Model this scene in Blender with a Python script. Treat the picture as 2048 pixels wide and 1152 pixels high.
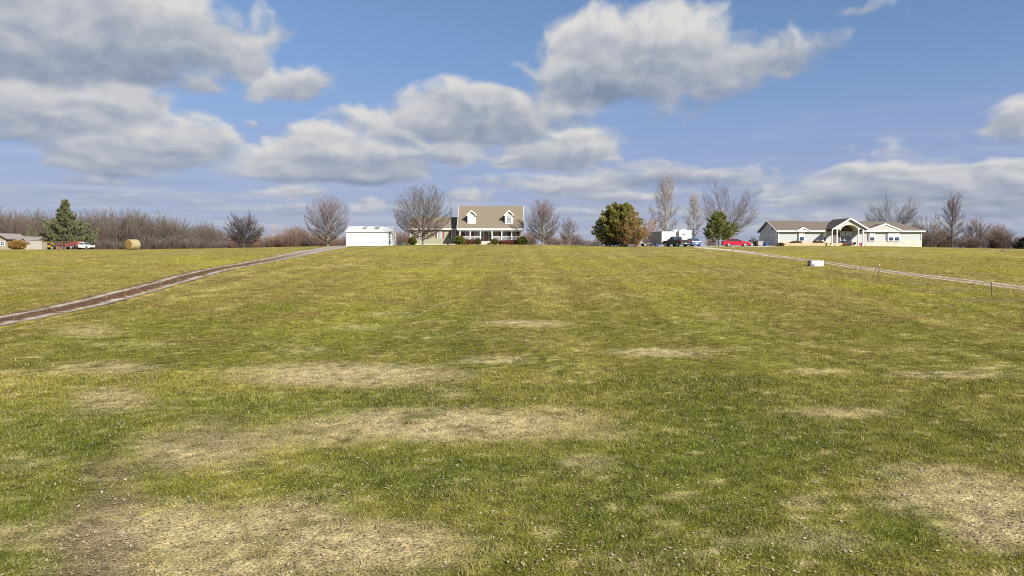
import bpy, bmesh, math, random
import numpy as np
from mathutils import Vector, Matrix

for o in list(bpy.data.objects):
    bpy.data.objects.remove(o, do_unlink=True)
S = bpy.context.scene
COL = S.collection
R = math.radians

# ------------------------------------------------------------------ camera, sky, sun, exposure
CAM_Z = 5.0
FPX = 1409.0                       # focal length in pixels of the 2048 px wide photograph
PITCH = math.atan(76.0 / FPX)      # camera looks down a little
cam_d = bpy.data.cameras.new("camera"); cam = bpy.data.objects.new("camera", cam_d); COL.objects.link(cam)
cam_d.sensor_width = 36.0; cam_d.lens = FPX / 2048.0 * 36.0
cam_d.clip_start = 0.1; cam_d.clip_end = 12000
cam.location = (0, 0, CAM_Z); cam.rotation_euler = (R(90) - PITCH, 0, 0)
S.camera = cam

SUN_EL, SUN_AZ = 31.5, 136.0       # azimuth clockwise from the view direction (+Y)
sun_to = Vector((math.sin(R(SUN_AZ)) * math.cos(R(SUN_EL)), math.cos(R(SUN_AZ)) * math.cos(R(SUN_EL)), math.sin(R(SUN_EL))))
W = bpy.data.worlds.new("World"); S.world = W; W.use_nodes = True
wn = W.node_tree.nodes; wl = W.node_tree.links; wn.clear()
sky = wn.new("ShaderNodeTexSky"); sky.sky_type = 'NISHITA'; sky.sun_disc = False
sky.sun_elevation = R(SUN_EL); sky.sun_rotation = R(SUN_AZ)
sky.altitude = 300; sky.air_density = 1.0; sky.dust_density = 0.2; sky.ozone_density = 3.0
bg = wn.new("ShaderNodeBackground"); bg.inputs[1].default_value = 0.058
wo = wn.new("ShaderNodeOutputWorld")
wl.new(sky.outputs[0], bg.inputs[0]); wl.new(bg.outputs[0], wo.inputs[0])
sl = bpy.data.lights.new("sun", 'SUN'); sl.energy = 4.6; sl.angle = R(0.53); sl.color = (1.0, 0.955, 0.88)
so = bpy.data.objects.new("sun", sl); COL.objects.link(so)
so.rotation_euler = sun_to.to_track_quat('Z', 'Y').to_euler(); so.location = (60, -60, 60)
S.view_settings.view_transform = 'Standard'; S.view_settings.look = 'None'
EXPO = 1.05; S.view_settings.exposure = EXPO; S.view_settings.gamma = 1.0; S.view_settings.use_curve_mapping = False
S.render.engine = 'CYCLES'
S.cycles.use_denoising = False; S.cycles.filter_width = 1.15; S.cycles.use_adaptive_sampling = False; S.cycles.max_bounces = 6; S.cycles.diffuse_bounces = 2; S.cycles.transparent_max_bounces = 12

# ------------------------------------------------------------------ noise
def _h(ix, iy, seed):
    with np.errstate(over='ignore'):
        h = (ix.astype(np.int64) * 374761393 + iy.astype(np.int64) * 668265263 + seed * 974711) & 0xFFFFFFFF
        h = ((h ^ (h >> 13)) * 1274126177) & 0xFFFFFFFF
        return (h ^ (h >> 16)) & 0xFFFF
_GA = np.linspace(0, 2 * np.pi, 65536, endpoint=False)
_GC, _GS = np.cos(_GA), np.sin(_GA)
def perlin(x, y, seed=0):
    ix = np.floor(x); iy = np.floor(y); fx = x - ix; fy = y - iy
    ix = ix.astype(np.int64); iy = iy.astype(np.int64)
    u = fx * fx * fx * (fx * (fx * 6 - 15) + 10); v = fy * fy * fy * (fy * (fy * 6 - 15) + 10)
    def g(dx, dy):
        h = _h(ix + dx, iy + dy, seed)
        return _GC[h] * (fx - dx) + _GS[h] * (fy - dy)
    a = g(0, 0); b = g(1, 0); c = g(0, 1); d = g(1, 1)
    return 1.5 * ((a + (b - a) * u) * (1 - v) + (c + (d - c) * u) * v)
def fbm(x, y, octs=4, seed=0, gain=0.5, billow=False):
    s = 0; a = 1.0; t = 0
    for k in range(octs):
        n = perlin(x, y, seed + k * 17)
        if billow: n = 1 - 2.4 * np.abs(n)
        s = s + a * n; t += a; a *= gain
        x = x * 2.03 + 11.7; y = y * 2.03 - 5.3
    return s / t
def sstep(a, b, x):
    t = np.clip((x - a) / (b - a), 0, 1); return t * t * (3 - 2 * t)
def mix(a, b, t):
    t = np.asarray(t)[..., None]; return np.asarray(a) * (1 - t) + np.asarray(b) * t

# ------------------------------------------------------------------ terrain: lawn rising to a low crest on which the houses stand
_CX = np.array([-170, -90, -57, -26, 0, 30, 60, 90, 170.])
_CY = np.array([-60, 0, 10, 20, 34, 54, 70, 87, 106, 118, 128, 140, 160, 190, 225, 270, 330.])
_CZ = np.array([
 [0, .0, .2, .6, 1.4, 2.7, 3.6, 4.4, 4.95, 5.05, 5.10, 5.12, 5.14, 5.18, 5.3, 7.0, 8.0],
 [0, .0, .2, .6, 1.4, 2.7, 3.6, 4.4, 4.98, 5.05, 5.10, 5.12, 5.14, 5.18, 5.3, 7.0, 8.0],
 [0, .0, .2, .6, 1.4, 2.7, 3.65, 4.5, 5.05, 5.12, 5.15, 5.15, 5.16, 5.2, 5.25, 6.6, 7.4],
 [0, .0, .15, .6, 1.45, 2.6, 3.65, 4.6, 5.45, 5.80, 5.90, 5.75, 5.45, 5.2, 5.0, 4.6, 4.0],
 [0, .0, .1, .55, 1.45, 2.75, 3.75, 4.6, 5.35, 5.78, 6.16, 6.2, 5.6, 4.8, 4.2, 3.4, 2.5],
 [0, .0, .1, .45, 1.1, 2.4, 3.35, 4.1, 4.9, 5.3, 5.55, 5.6, 5.3, 4.6, 4.0, 3.2, 2.5],
 [0, .0, .1, .45, 1.1, 2.3, 3.2, 4.1, 5.1, 5.60, 5.98, 6.0, 5.5, 4.7, 4.0, 3.2, 2.5],
 [0, .0, .1, .45, 1.1, 2.3, 3.2, 4.0, 4.9, 5.08, 5.15, 5.12, 5.0, 4.6, 4.0, 3.2, 2.5],
 [0, .0, .1, .45, 1.1, 2.3, 3.2, 4.0, 4.9, 5.05, 5.10, 5.10, 5.0, 4.6, 4.0, 3.2, 2.5]])
_gx = np.arange(-180, 181, 2.0); _gy = np.arange(-60, 341, 2.0)
def _build():
    A = np.array([np.interp(_gy, _CY, r) for r in _CZ])
    B = np.array([np.interp(_gx, _CX, A[:, j]) for j in range(len(_gy))])    # [y, x]
    def sm(a, s, ax):
        k = np.arange(-int(3 * s), int(3 * s) + 1); w = np.exp(-k * k / (2 * s * s)); w /= w.sum()
        p = np.pad(a, [(len(k) // 2,) * 2 if i == ax else (0, 0) for i in range(2)], mode='edge')
        return np.apply_along_axis(lambda v: np.convolve(v, w, 'valid'), ax, p)
    return sm(sm(B, 2.2, 0), 4.0, 1)
_G = _build()
def Hn(x, y):
    x = np.asarray(x, float); y = np.asarray(y, float)
    fx = np.clip((x + 180) / 2, 0, len(_gx) - 1.001); fy = np.clip((y + 60) / 2, 0, len(_gy) - 1.001)
    i = fx.astype(int); j = fy.astype(int); fx = fx - i; fy = fy - j
    z = (_G[j, i] * (1 - fx) + _G[j, i + 1] * fx) * (1 - fy) + (_G[j + 1, i] * (1 - fx) + _G[j + 1, i + 1] * fx) * fy
    near = 1 - sstep(40, 90, y)
    return z + 0.05 * near * perlin(x / 7.0, y / 7.0, 5)
def H(x, y): return float(Hn(np.array([x]), np.array([y]))[0])
_fw = Vector((0, math.cos(PITCH), -math.sin(PITCH))); _up = Vector((0, math.sin(PITCH), math.cos(PITCH)))
def ray(px, py):
    return Vector((1, 0, 0)) * ((px - 1024) / FPX) + _up * ((576 - py) / FPX) + _fw
def at(px, D, py=495):                       # ground point seen in column px, D metres ahead
    d = ray(px, py); x = d.x / d.y * D
    return Vector((x, D, H(x, D)))
def hit(px, py):                             # where the line of sight meets the lawn
    d = ray(px, py); Y = 6.0
    while Y < 140:
        x = d.x / d.y * Y; z = CAM_Z + d.z / d.y * Y
        if z <= H(x, Y): break
        Y += 0.25 if Y < 60 else 0.5
    return x, Y

# ------------------------------------------------------------------ materials
MATS = {}
def _new(name):
    m = bpy.data.materials.new(name); m.use_nodes = True; nt = m.node_tree; nt.nodes.clear()
    out = nt.nodes.new("ShaderNodeOutputMaterial"); return m, nt, nt.nodes, nt.links, out
def pmat(name, c, rough=0.7, var=0.12, scale=3.0, metal=0.0, bump=0.0, bscale=30.0, spec=0.5, stretch=None, emit=None):
    m, nt, N, L, out = _new(name)
    b = N.new("ShaderNodeBsdfPrincipled"); b.inputs['Roughness'].default_value = rough; b.inputs['Metallic'].default_value = metal
    b.inputs['Specular IOR Level'].default_value = spec
    tc = N.new("ShaderNodeTexCoord"); mp = N.new("ShaderNodeMapping"); L.new(tc.outputs['Object'], mp.inputs[0])
    if stretch: mp.inputs['Scale'].default_value = stretch
    n = N.new("ShaderNodeTexNoise"); n.inputs['Scale'].default_value = scale; n.inputs['Detail'].default_value = 5
    L.new(mp.outputs[0], n.inputs['Vector'])
    cr = N.new("ShaderNodeMapRange"); cr.inputs['From Min'].default_value = 0.3; cr.inputs['From Max'].default_value = 0.7
    cr.inputs['To Min'].default_value = 1 - var; cr.inputs['To Max'].default_value = 1 + var
    L.new(n.outputs['Fac'], cr.inputs['Value'])
    mx = N.new("ShaderNodeVectorMath"); mx.operation = 'SCALE'; mx.inputs[0].default_value = c
    L.new(cr.outputs[0], mx.inputs['Scale']); L.new(mx.outputs[0], b.inputs['Base Color'])
    if bump:
        n2 = N.new("ShaderNodeTexNoise"); n2.inputs['Scale'].default_value = bscale; n2.inputs['Detail'].default_value = 4
        L.new(mp.outputs[0], n2.inputs['Vector'])
        bp = N.new("ShaderNodeBump"); bp.inputs['Strength'].default_value = bump; bp.inputs['Distance'].default_value = 0.02
        L.new(n2.outputs['Fac'], bp.inputs['Height']); L.new(bp.outputs[0], b.inputs['Normal'])
    L.new(b.outputs[0], out.inputs[0]); MATS[name] = m; return m
def vmat(name, rough=0.8, trans=0.0, spec=0.2):
    m, nt, N, L, out = _new(name)
    a = N.new("ShaderNodeAttribute"); a.attribute_name = "Col"
    b = N.new("ShaderNodeBsdfPrincipled"); b.inputs['Roughness'].default_value = rough; b.inputs['Specular IOR Level'].default_value = spec
    L.new(a.outputs['Color'], b.inputs['Base Color'])
    if trans:
        t = N.new("ShaderNodeBsdfTranslucent"); L.new(a.outputs['Color'], t.inputs[0])
        mx = N.new("ShaderNodeMixShader"); mx.inputs[0].default_value = trans
        L.new(b.outputs[0], mx.inputs[1]); L.new(t.outputs[0], mx.inputs[2]); L.new(mx.outputs[0], out.inputs[0])
    else: L.new(b.outputs[0], out.inputs[0])
    MATS[name] = m; return m
def banded(name, c1, c2, axis, period, width, rough=0.7, bump=0.3, var=0.1, scale=4.0, noise2=None):
    """courses of siding, shingles, ribs: fine relief repeating along one axis"""
    m, nt, N, L, out = _new(name)
    b = N.new("ShaderNodeBsdfPrincipled"); b.inputs['Roughness'].default_value = rough; b.inputs['Specular IOR Level'].default_value = 0.3
    tc = N.new("ShaderNodeTexCoord"); sp = N.new("ShaderNodeSeparateXYZ"); L.new(tc.outputs['Object'], sp.inputs[0])
    d = N.new("ShaderNodeMath"); d.operation = 'DIVIDE'; d.inputs[1].default_value = period; L.new(sp.outputs[axis], d.inputs[0])
    fr = N.new("ShaderNodeMath"); fr.operation = 'FRACT'; L.new(d.outputs[0], fr.inputs[0])
    lt = N.new("ShaderNodeMath"); lt.operation = 'LESS_THAN'; lt.inputs[1].default_value = width; L.new(fr.outputs[0], lt.inputs[0])
    n = N.new("ShaderNodeTexNoise"); n.inputs['Scale'].default_value = scale; n.inputs['Detail'].default_value = 6; L.new(tc.outputs['Object'], n.inputs['Vector'])
    cr = N.new("ShaderNodeMapRange"); cr.inputs['From Min'].default_value = 0.3; cr.inputs['From Max'].default_value = 0.7
    cr.inputs['To Min'].default_value = 1 - var; cr.inputs['To Max'].default_value = 1 + var; L.new(n.outputs['Fac'], cr.inputs['Value'])
    mc = N.new("ShaderNodeMix"); mc.data_type = 'RGBA'; mc.inputs['A'].default_value = (*c1, 1); mc.inputs['B'].default_value = (*c2, 1)
    L.new(lt.outputs[0], mc.inputs['Factor'])
    mx = N.new("ShaderNodeVectorMath"); mx.operation = 'SCALE'; L.new(mc.outputs['Result'], mx.inputs[0]); L.new(cr.outputs[0], mx.inputs['Scale'])
    L.new(mx.outputs[0], b.inputs['Base Color'])
    bp = N.new("ShaderNodeBump"); bp.inputs['Strength'].default_value = bump; bp.inputs['Distance'].default_value = 0.02
    L.new(fr.outputs[0], bp.inputs['Height']); L.new(bp.outputs[0], b.inputs['Normal'])
    L.new(b.outputs[0], out.inputs[0]); MATS[name] = m; return m

# ------------------------------------------------------------------ object helpers
def tag(o, label=None, cat=None, group=None, kind=None):
    if label: o['label'] = label
    if cat: o['category'] = cat
    if group: o['group'] = group
    if kind: o['kind'] = kind
    return o
def thing(name, label, cat, loc=(0, 0, 0), rz=0.0, group=None):
    o = bpy.data.objects.new(name, None); COL.objects.link(o); o.empty_display_size = 0.2
    o.location = loc; o.rotation_euler = (0, 0, rz); return tag(o, label, cat, group)
def mesh_np(name, V, Fs, mat, parent=None, col=None, smooth=False):
    me = bpy.data.meshes.new(name); V = np.asarray(V, np.float32)
    me.vertices.add(len(V)); me.vertices.foreach_set("co", V.ravel())
    Fs = [np.asarray(f, np.int32) for f in Fs if len(f)]
    nl = sum(f.size for f in Fs); me.loops.add(nl)
    me.loops.foreach_set("vertex_index", np.concatenate([f.ravel() for f in Fs]))
    cnt = np.concatenate([np.full(len(f), f.shape[1], np.int32) for f in Fs])
    me.polygons.add(len(cnt)); me.polygons.foreach_set("loop_start", np.concatenate([[0], np.cumsum(cnt)[:-1]]).astype(np.int32))
    if smooth: me.polygons.foreach_set("use_smooth", np.ones(len(cnt), bool))
    me.update(calc_edges=True)
    if col is not None:
        a = me.attributes.new("Col", 'FLOAT_COLOR', 'POINT'); c = np.ones((len(V), 4), np.float32); c[:, :3] = col
        a.data.foreach_set("color", c.ravel())
    if mat: me.materials.append(mat)
    o = bpy.data.objects.new(name, me); COL.objects.link(o)
    if parent: o.parent = parent
    return o
class MB:
    def __init__(s): s.v = []; s.f = []
    def add(s, vs, fs):
        n = len(s.v); s.v += [tuple(p) for p in vs]; s.f += [tuple(i + n for i in f) for f in fs]; return s
    def box(s, x0, x1, y0, y1, z0, z1):
        return s.add([(x0,y0,z0),(x1,y0,z0),(x1,y1,z0),(x0,y1,z0),(x0,y0,z1),(x1,y0,z1),(x1,y1,z1),(x0,y1,z1)],
                     [(0,3,2,1),(4,5,6,7),(0,1,5,4),(1,2,6,5),(2,3,7,6),(3,0,4,7)])
    def prism(s, poly, axis, a, b):          # polygon extruded along axis: 'y' poly=(x,z); 'x' poly=(y,z); 'z' poly=(x,y)
        def p(q, t): return {'y': (q[0], t, q[1]), 'x': (t, q[0], q[1]), 'z': (q[0], q[1], t)}[axis]
        n = len(poly)
        return s.add([p(q, a) for q in poly] + [p(q, b) for q in poly],
                     [tuple(range(n))[::-1], tuple(range(n, 2 * n))] + [(i, (i + 1) % n, n + (i + 1) % n, n + i) for i in range(n)])
    def tube(s, p0, p1, r0, r1=None, n=8):
        r1 = r0 if r1 is None else r1; p0 = Vector(p0); p1 = Vector(p1); d = (p1 - p0).normalized()
        a = d.cross(Vector((0, 0, 1)) if abs(d.z) < 0.9 else Vector((1, 0, 0))).normalized(); b = d.cross(a)
        vs = [p0 + (a * math.cos(t) + b * math.sin(t)) * r0 for t in [2*math.pi*k/n for k in range(n)]] + \
             [p1 + (a * math.cos(t) + b * math.sin(t)) * r1 for t in [2*math.pi*k/n for k in range(n)]]
        return s.add(vs, [tuple(range(n))[::-1], tuple(range(n, 2*n))] + [(i, (i+1) % n, n+(i+1) % n, n+i) for i in range(n)])
    def hull(s, lo, hi):                     # two loops of equal count joined
        n = len(lo)
        return s.add(list(lo) + list(hi), [tuple(range(n))[::-1], tuple(range(n, 2*n))] + [(i, (i+1) % n, n+(i+1) % n, n+i) for i in range(n)])
    def quad(s, a, b, c, d): return s.add([a, b, c, d], [(0, 1, 2, 3)])
    def obj(s, name, mat, parent=None, bevel=0.0, smooth=False):
        me = bpy.data.meshes.new(name); me.from_pydata(s.v, [], s.f)
        bm = bmesh.new(); bm.from_mesh(me); bmesh.ops.recalc_face_normals(bm, faces=bm.faces)
        if bevel:
            bmesh.ops.bevel(bm, geom=[e for e in bm.edges if len(e.link_faces) == 2 and e.calc_face_angle(0) > 0.5], offset=bevel, segments=2, affect='EDGES', profile=0.6)
        bm.to_mesh(me); bm.free()
        if smooth: me.polygons.foreach_set("use_smooth", np.ones(len(me.polygons), bool))
        me.materials.append(mat if not isinstance(mat, str) else MATS[mat])
        o = bpy.data.objects.new(name, me); COL.objects.link(o)
        if parent: o.parent = parent
        return o
def dup(root, loc, rz=0.0, sc=1.0, label=None):
    r = root.copy(); COL.objects.link(r); r.location = loc; r.rotation_euler = (0, 0, rz)
    r.scale = (sc, sc, sc) if not hasattr(sc, '__len__') else sc
    if label: r['label'] = label
    for ch in root.children:
        c = ch.copy(); COL.objects.link(c); c.parent = r
        for g in ch.children:
            d = g.copy(); COL.objects.link(d); d.parent = c
    return r

# ------------------------------------------------------------------ material set
pmat('white_trim', (.70, .70, .68), .5, .03)
pmat('white_metal', (.82, .82, .81), .45, .03, 2)
pmat('grey_trim', (.16, .16, .16), .6, .05)
pmat('concrete', (.48, .44, .36), .9, .15, 4, bump=.3)
pmat('shutter_red', (.23, .045, .05), .6, .1)
pmat('door_wood', (.33, .13, .06), .5, .2, 6, stretch=(6, 6, 1))
pmat('dark_glass', (.035, .05, .08), .06, .3, 1.2, spec=.8)
pmat('blind_glass', (.47, .48, .48), .25, .08, 2)
pmat('mid_glass', (.18, .20, .24), .12, .35, 1.5, spec=.7)
pmat('soffit', (.55, .55, .54), .7, .03)
pmat('deck', (.40, .36, .30), .8, .12)
banded('olive_siding', (.290, .295, .200), (.19, .195, .13), 'Z', .13, .10, .65, .4, .06)
banded('cream_siding', (.52, .48, .34), (.34, .31, .22), 'Z', .13, .10, .65, .4, .06)
banded('grey_siding', (.40, .41, .405), (.285, .29, .285), 'X', .2, .06, .7, .3, .05)
banded('garage_siding', (.52, .53, .53), (.38, .38, .38), 'Z', .2, .06, .7, .3, .05)
banded('tan_shingles', (.185, .150, .108), (.125, .102, .075), 'Z', .11, .22, .9, .5, .22, 9)
banded('brown_shingles', (.145, .116, .094), (.100, .081, .067), 'Z', .09, .22, .9, .5, .25, 9)
banded('old_shingles', (.22, .195, .175), (.14, .12, .11), 'Z', .1, .2, .9, .5, .3, 6)
banded('ribbed_white', (.83, .83, .82), (.70, .70, .69), 'X', .3, .08, .45, .4, .03)
banded('door_panels', (.50, .51, .52), (.34, .35, .36), 'Z', .5, .06, .5, .4, .04)
banded('grey_boards', (.24, .205, .16), (.11, .09, .07), 'X', .18, .08, .85, .4, .25, 5)

# ------------------------------------------------------------------ lawn colouring: where the turf is green, olive, straw or bare
GREEN = np.array([.140, .146, .024]); GREEN2 = np.array([.190, .172, .030]); DEEP = np.array([.094, .120, .018]); OLIVE = np.array([.210, .174, .050])
YELLOW = np.array([.246, .204, .062]); STRAW = np.array([.395, .312, .178]); BARE = np.array([.120, .088, .060])
def _patches(L):
    out = []
    for (cx, cy, rx, ry, w) in L:
        x, y = hit(cx, cy); x1, y1 = hit(cx, cy - ry); x0, y0 = hit(cx, cy + ry)
        out.append((x, y, rx * y / FPX, max(0.35, abs(y1 - y0) / 2), (x1 - x0) / max(0.5, y1 - y0), w))
    return out
DRY = _patches([(690,752,230,24,1.05),(840,742,60,12,.8),(520,757,90,9,.7),(215,738,120,14,.75),(60,748,90,8,.5),(175,664,70,14,.7),
 (225,800,80,24,.85),(900,850,300,30,1.1),(660,872,160,24,.8),(1090,835,130,22,.8),(400,905,140,42,.9),(520,885,120,25,.7),
 (350,1075,230,60,1.0),(560,1040,140,45,.95),(720,1095,230,55,1.0),(480,1140,330,30,.9),(640,1000,70,14,.5),(60,1075,110,26,.8),
 (1055,648,90,7,.9),(1325,706,110,9,.9),(1640,745,70,7,.8),(1900,753,130,9,.9),(1680,830,110,12,.8),(1920,990,170,48,.95),
 (2010,1045,120,52,1.1),(1860,945,120,18,.7),(1175,930,55,18,.8),(1610,1008,45,11,.8),(1640,1092,90,26,.7),(1480,1090,60,20,.6),
 (985,722,80,9,.8),(610,700,60,8,.6),(780,630,60,6,.6),(720,655,60,6,.5),(1440,700,60,7,.5),(1850,700,90,6,.4),(900,787,70,12,.6),
 (1300,1120,120,30,.5),(1480,660,120,7,.35),(1250,590,160,6,.3),(300,690,140,8,.35),(1190,870,70,16,.6),(40,930,60,16,.5)])
BROWN = _patches([(190,1095,85,75,1.25),(235,1010,70,45,1.1),(225,950,70,34,1.0),(170,1040,50,50,.9),(430,885,110,26,.8),(330,930,70,30,.7),(180,826,60,12,.7),
 (420,845,90,16,.7),(560,690,120,20,.35),(1040,680,120,20,.3),(880,672,140,16,.35),(150,1148,90,26,.9),(1960,1075,90,26,.5),(1700,551,80,4,.6),(1790,566,80,4,.7),(1880,582,90,5,.7),(1985,600,90,6,.8),(1560,497,60,3,.5),(1500,499,60,3,.6)])
LUSH = _patches([(600,812,230,28,1.0),(760,800,120,18,.8),(860,955,260,45,1.0),(1120,930,190,40,.8),(1360,890,260,80,.8),(1600,880,220,70,.7),
 (1770,1060,130,55,.9),(1230,1040,190,70,.75),(1500,1120,260,40,.7),(100,870,140,55,.8),(1350,775,250,20,.7),(1850,850,240,40,.6),
 (45,1010,80,50,.7),(850,655,110,24,.6),(870,690,60,16,.6),(1020,990,120,40,.7),(720,965,90,30,.7),(60,1130,80,26,.8),(1930,900,150,30,.6),
 (160,690,110,18,.4),(660,590,120,10,.4),(1500,560,260,14,.3),(350,640,170,16,.3),(1600,800,300,30,.4),(1020,1110,120,36,.6)])
def _ell(P, x, y, n):
    s = np.zeros_like(x)
    for (cx, cy, rx, ry, sh, w) in P:
        dy = y - cy; m = np.abs(dy) < 2.2 * ry + 1.0
        if not m.any(): continue
        q = ((x[m] - cx - sh * dy[m]) / rx) ** 2 + (dy[m] / ry) ** 2
        s[m] = np.maximum(s[m], w * sstep(2.4, -.2, q + 1.5 * n[m]))
    return s
def lawn_color(x, y):
    n0 = fbm(x / 14, y / 20, 4, 3); n1 = fbm(x / 4.0, y / 6.0, 4, 21); n2 = fbm(x / 1.1, y / 1.3, 4, 43); n3 = fbm(x / .35, y / .35, 3, 71)
    nn = .55 * n1 + .75 * n2 + .35 * n3
    D = np.maximum(y, 1.0); far = sstep(16, 62, D)
    t = np.clip(.40 + .9 * n0 + .55 * n1 + .35 * n2, 0, 1)
    near = mix(mix(GREEN, GREEN2, t), OLIVE, sstep(.30, .85, t) * .75)
    mid = mix(mix(GREEN2 * 1.25, OLIVE, sstep(.08, .42, t)), YELLOW, sstep(.45, .95, t) * .9)
    c = mix(near, mid, far)
    # weak long mowing bands running up to the houses
    st = perlin(x / 1.5 + .15 * n1, y / 80, 9) * sstep(16, 30, D) * (1 - sstep(22, 38, np.abs(x)))
    c = c * (1 + .21 * st)[..., None]
    g = _ell(LUSH, x, y, nn) * (1 - .35 * far)
    c = mix(c, mix(DEEP, GREEN2 * 1.1, far), .75 * g)
    # thin pale dead strips, everywhere a little
    dd = sstep(.36, .62, fbm(x / 7, y / 5, 4, 131) + .35 * n2) * .55
    ds = sstep(.30, .58, fbm(x / 9, y / 2.6, 4, 151)) * sstep(60, 95, D) * .8
    d = np.clip(np.maximum(np.maximum(_ell(DRY, x, y, nn), dd * (1 - .4 * far)), ds), 0, 1)
    b = np.clip(_ell(BROWN, x, y, nn), 0, 1)
    speck = .9 * n2 + .9 * n3 + .5 * n1
    d = .95 * d * sstep(-.55, .50, speck + .85 * d - .30); b = .9 * b * sstep(-.55, .5, speck + .8 * b - .35)
    d = np.maximum(d, .55 * sstep(.25, .6, n3 + .5 * n2) * (1 - .5 * far))
    c = mix(c, STRAW * (1 - .12 * far)[..., None], .84 * d)
    c = mix(c, BARE, .80 * b)
    c = mix(c, np.array([.195, .142, .046]), .70 * sstep(.02, .42, fbm(x / 5, y / 3.2, 4, 201)) * sstep(18, 40, D))
    c = c * (1 + .22 * fbm(x / 3.2, y / 1.4, 3, 231) * sstep(30, 60, D))[..., None]
    v = 1 + .38 * n2 + .55 * n3 + .22 * n1
    wood = sstep(196, 204, y + 3 * n1) * sstep(-45, -70, x); c = mix(c, np.array([.085, .065, .050]), wood)
    return c * np.clip(v, .35, 1.8)[..., None], d, b

def _axis(lo, fine, hi):
    return np.array(lo + fine + hi)
gx = list(np.arange(-42, 42.01, .33))
xr, s = [], 42.0
stp = .6
while s < 5200: s += stp; xr.append(s); stp *= 1.018 if s < 160 else 1.25
gxs = np.array([-v for v in xr[::-1]] + gx + xr)
ya = [-400, -250, -150, -90, -50, -30, -18, -10, -4, 0, 3, 5]
yb = list(np.arange(6, 42, .22)) + list(np.arange(42, 132, .45)) + list(np.arange(132, 232, 1.5))
s, stp = 232.0, 2.0; yc = []
while s < 5200: yc.append(s); s += stp; stp *= 1.3
gys = np.array(ya + yb + yc)
GX, GY = np.meshgrid(gxs, gys); nx, ny = len(gxs), len(gys)
x_, y_ = GX.ravel(), GY.ravel(); z_ = Hn(x_, y_)
lc, ld, lb = lawn_color(x_, y_)
z_ = z_ + .02 * fbm(x_ / .8, y_ / .8, 3, 91) * (y_ < 45)
ii = (np.arange(ny - 1)[:, None] * nx + np.arange(nx - 1)[None, :]).ravel()
m, nt, N, L, out = _new('turf')
a = N.new("ShaderNodeAttribute"); a.attribute_name = "Col"
b = N.new("ShaderNodeBsdfPrincipled"); b.inputs['Roughness'].default_value = .95; b.inputs['Specular IOR Level'].default_value = .03
tc = N.new("ShaderNodeTexCoord")
def _ns(scale, det, f0, f1, t0, t1):
    n = N.new("ShaderNodeTexNoise"); n.inputs['Scale'].default_value = scale; n.inputs['Detail'].default_value = det; L.new(tc.outputs['Object'], n.inputs['Vector'])
    r = N.new("ShaderNodeMapRange"); r.inputs['From Min'].default_value = f0; r.inputs['From Max'].default_value = f1
    r.inputs['To Min'].default_value = t0; r.inputs['To Max'].default_value = t1; L.new(n.outputs['Fac'], r.inputs['Value']); return n, r
n1, r1 = _ns(3.2, 6, .3, .7, .58, 1.42); n2, r2 = _ns(17, 5, .3, .7, .50, 1.50)
mm = N.new("ShaderNodeMath"); mm.operation = 'MULTIPLY'; L.new(r1.outputs[0], mm.inputs[0]); L.new(r2.outputs[0], mm.inputs[1])
mx = N.new("ShaderNodeVectorMath"); mx.operation = 'SCALE'; L.new(a.outputs['Color'], mx.inputs[0]); L.new(mm.outputs[0], mx.inputs['Scale'])
L.new(mx.outputs[0], b.inputs['Base Color'])
bp = N.new("ShaderNodeBump"); bp.inputs['Strength'].default_value = .9; bp.inputs['Distance'].default_value = .06
L.new(n2.outputs['Fac'], bp.inputs['Height']); L.new(bp.outputs[0], b.inputs['Normal']); L.new(b.outputs[0], out.inputs[0])
lc = lc * (1 - .28 * (1 - sstep(20, 75, y_)) * (1 - np.clip(ld + lb, 0, 1)))[:, None]      # thatch and soil, darkened further as painted shade between the blades
ground = mesh_np("lawn_ground", np.stack([x_, y_, z_], 1), [np.stack([ii, ii + 1, ii + nx + 1, ii + nx], 1)], m, None, lc, True)
tag(ground, kind='structure')

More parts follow.
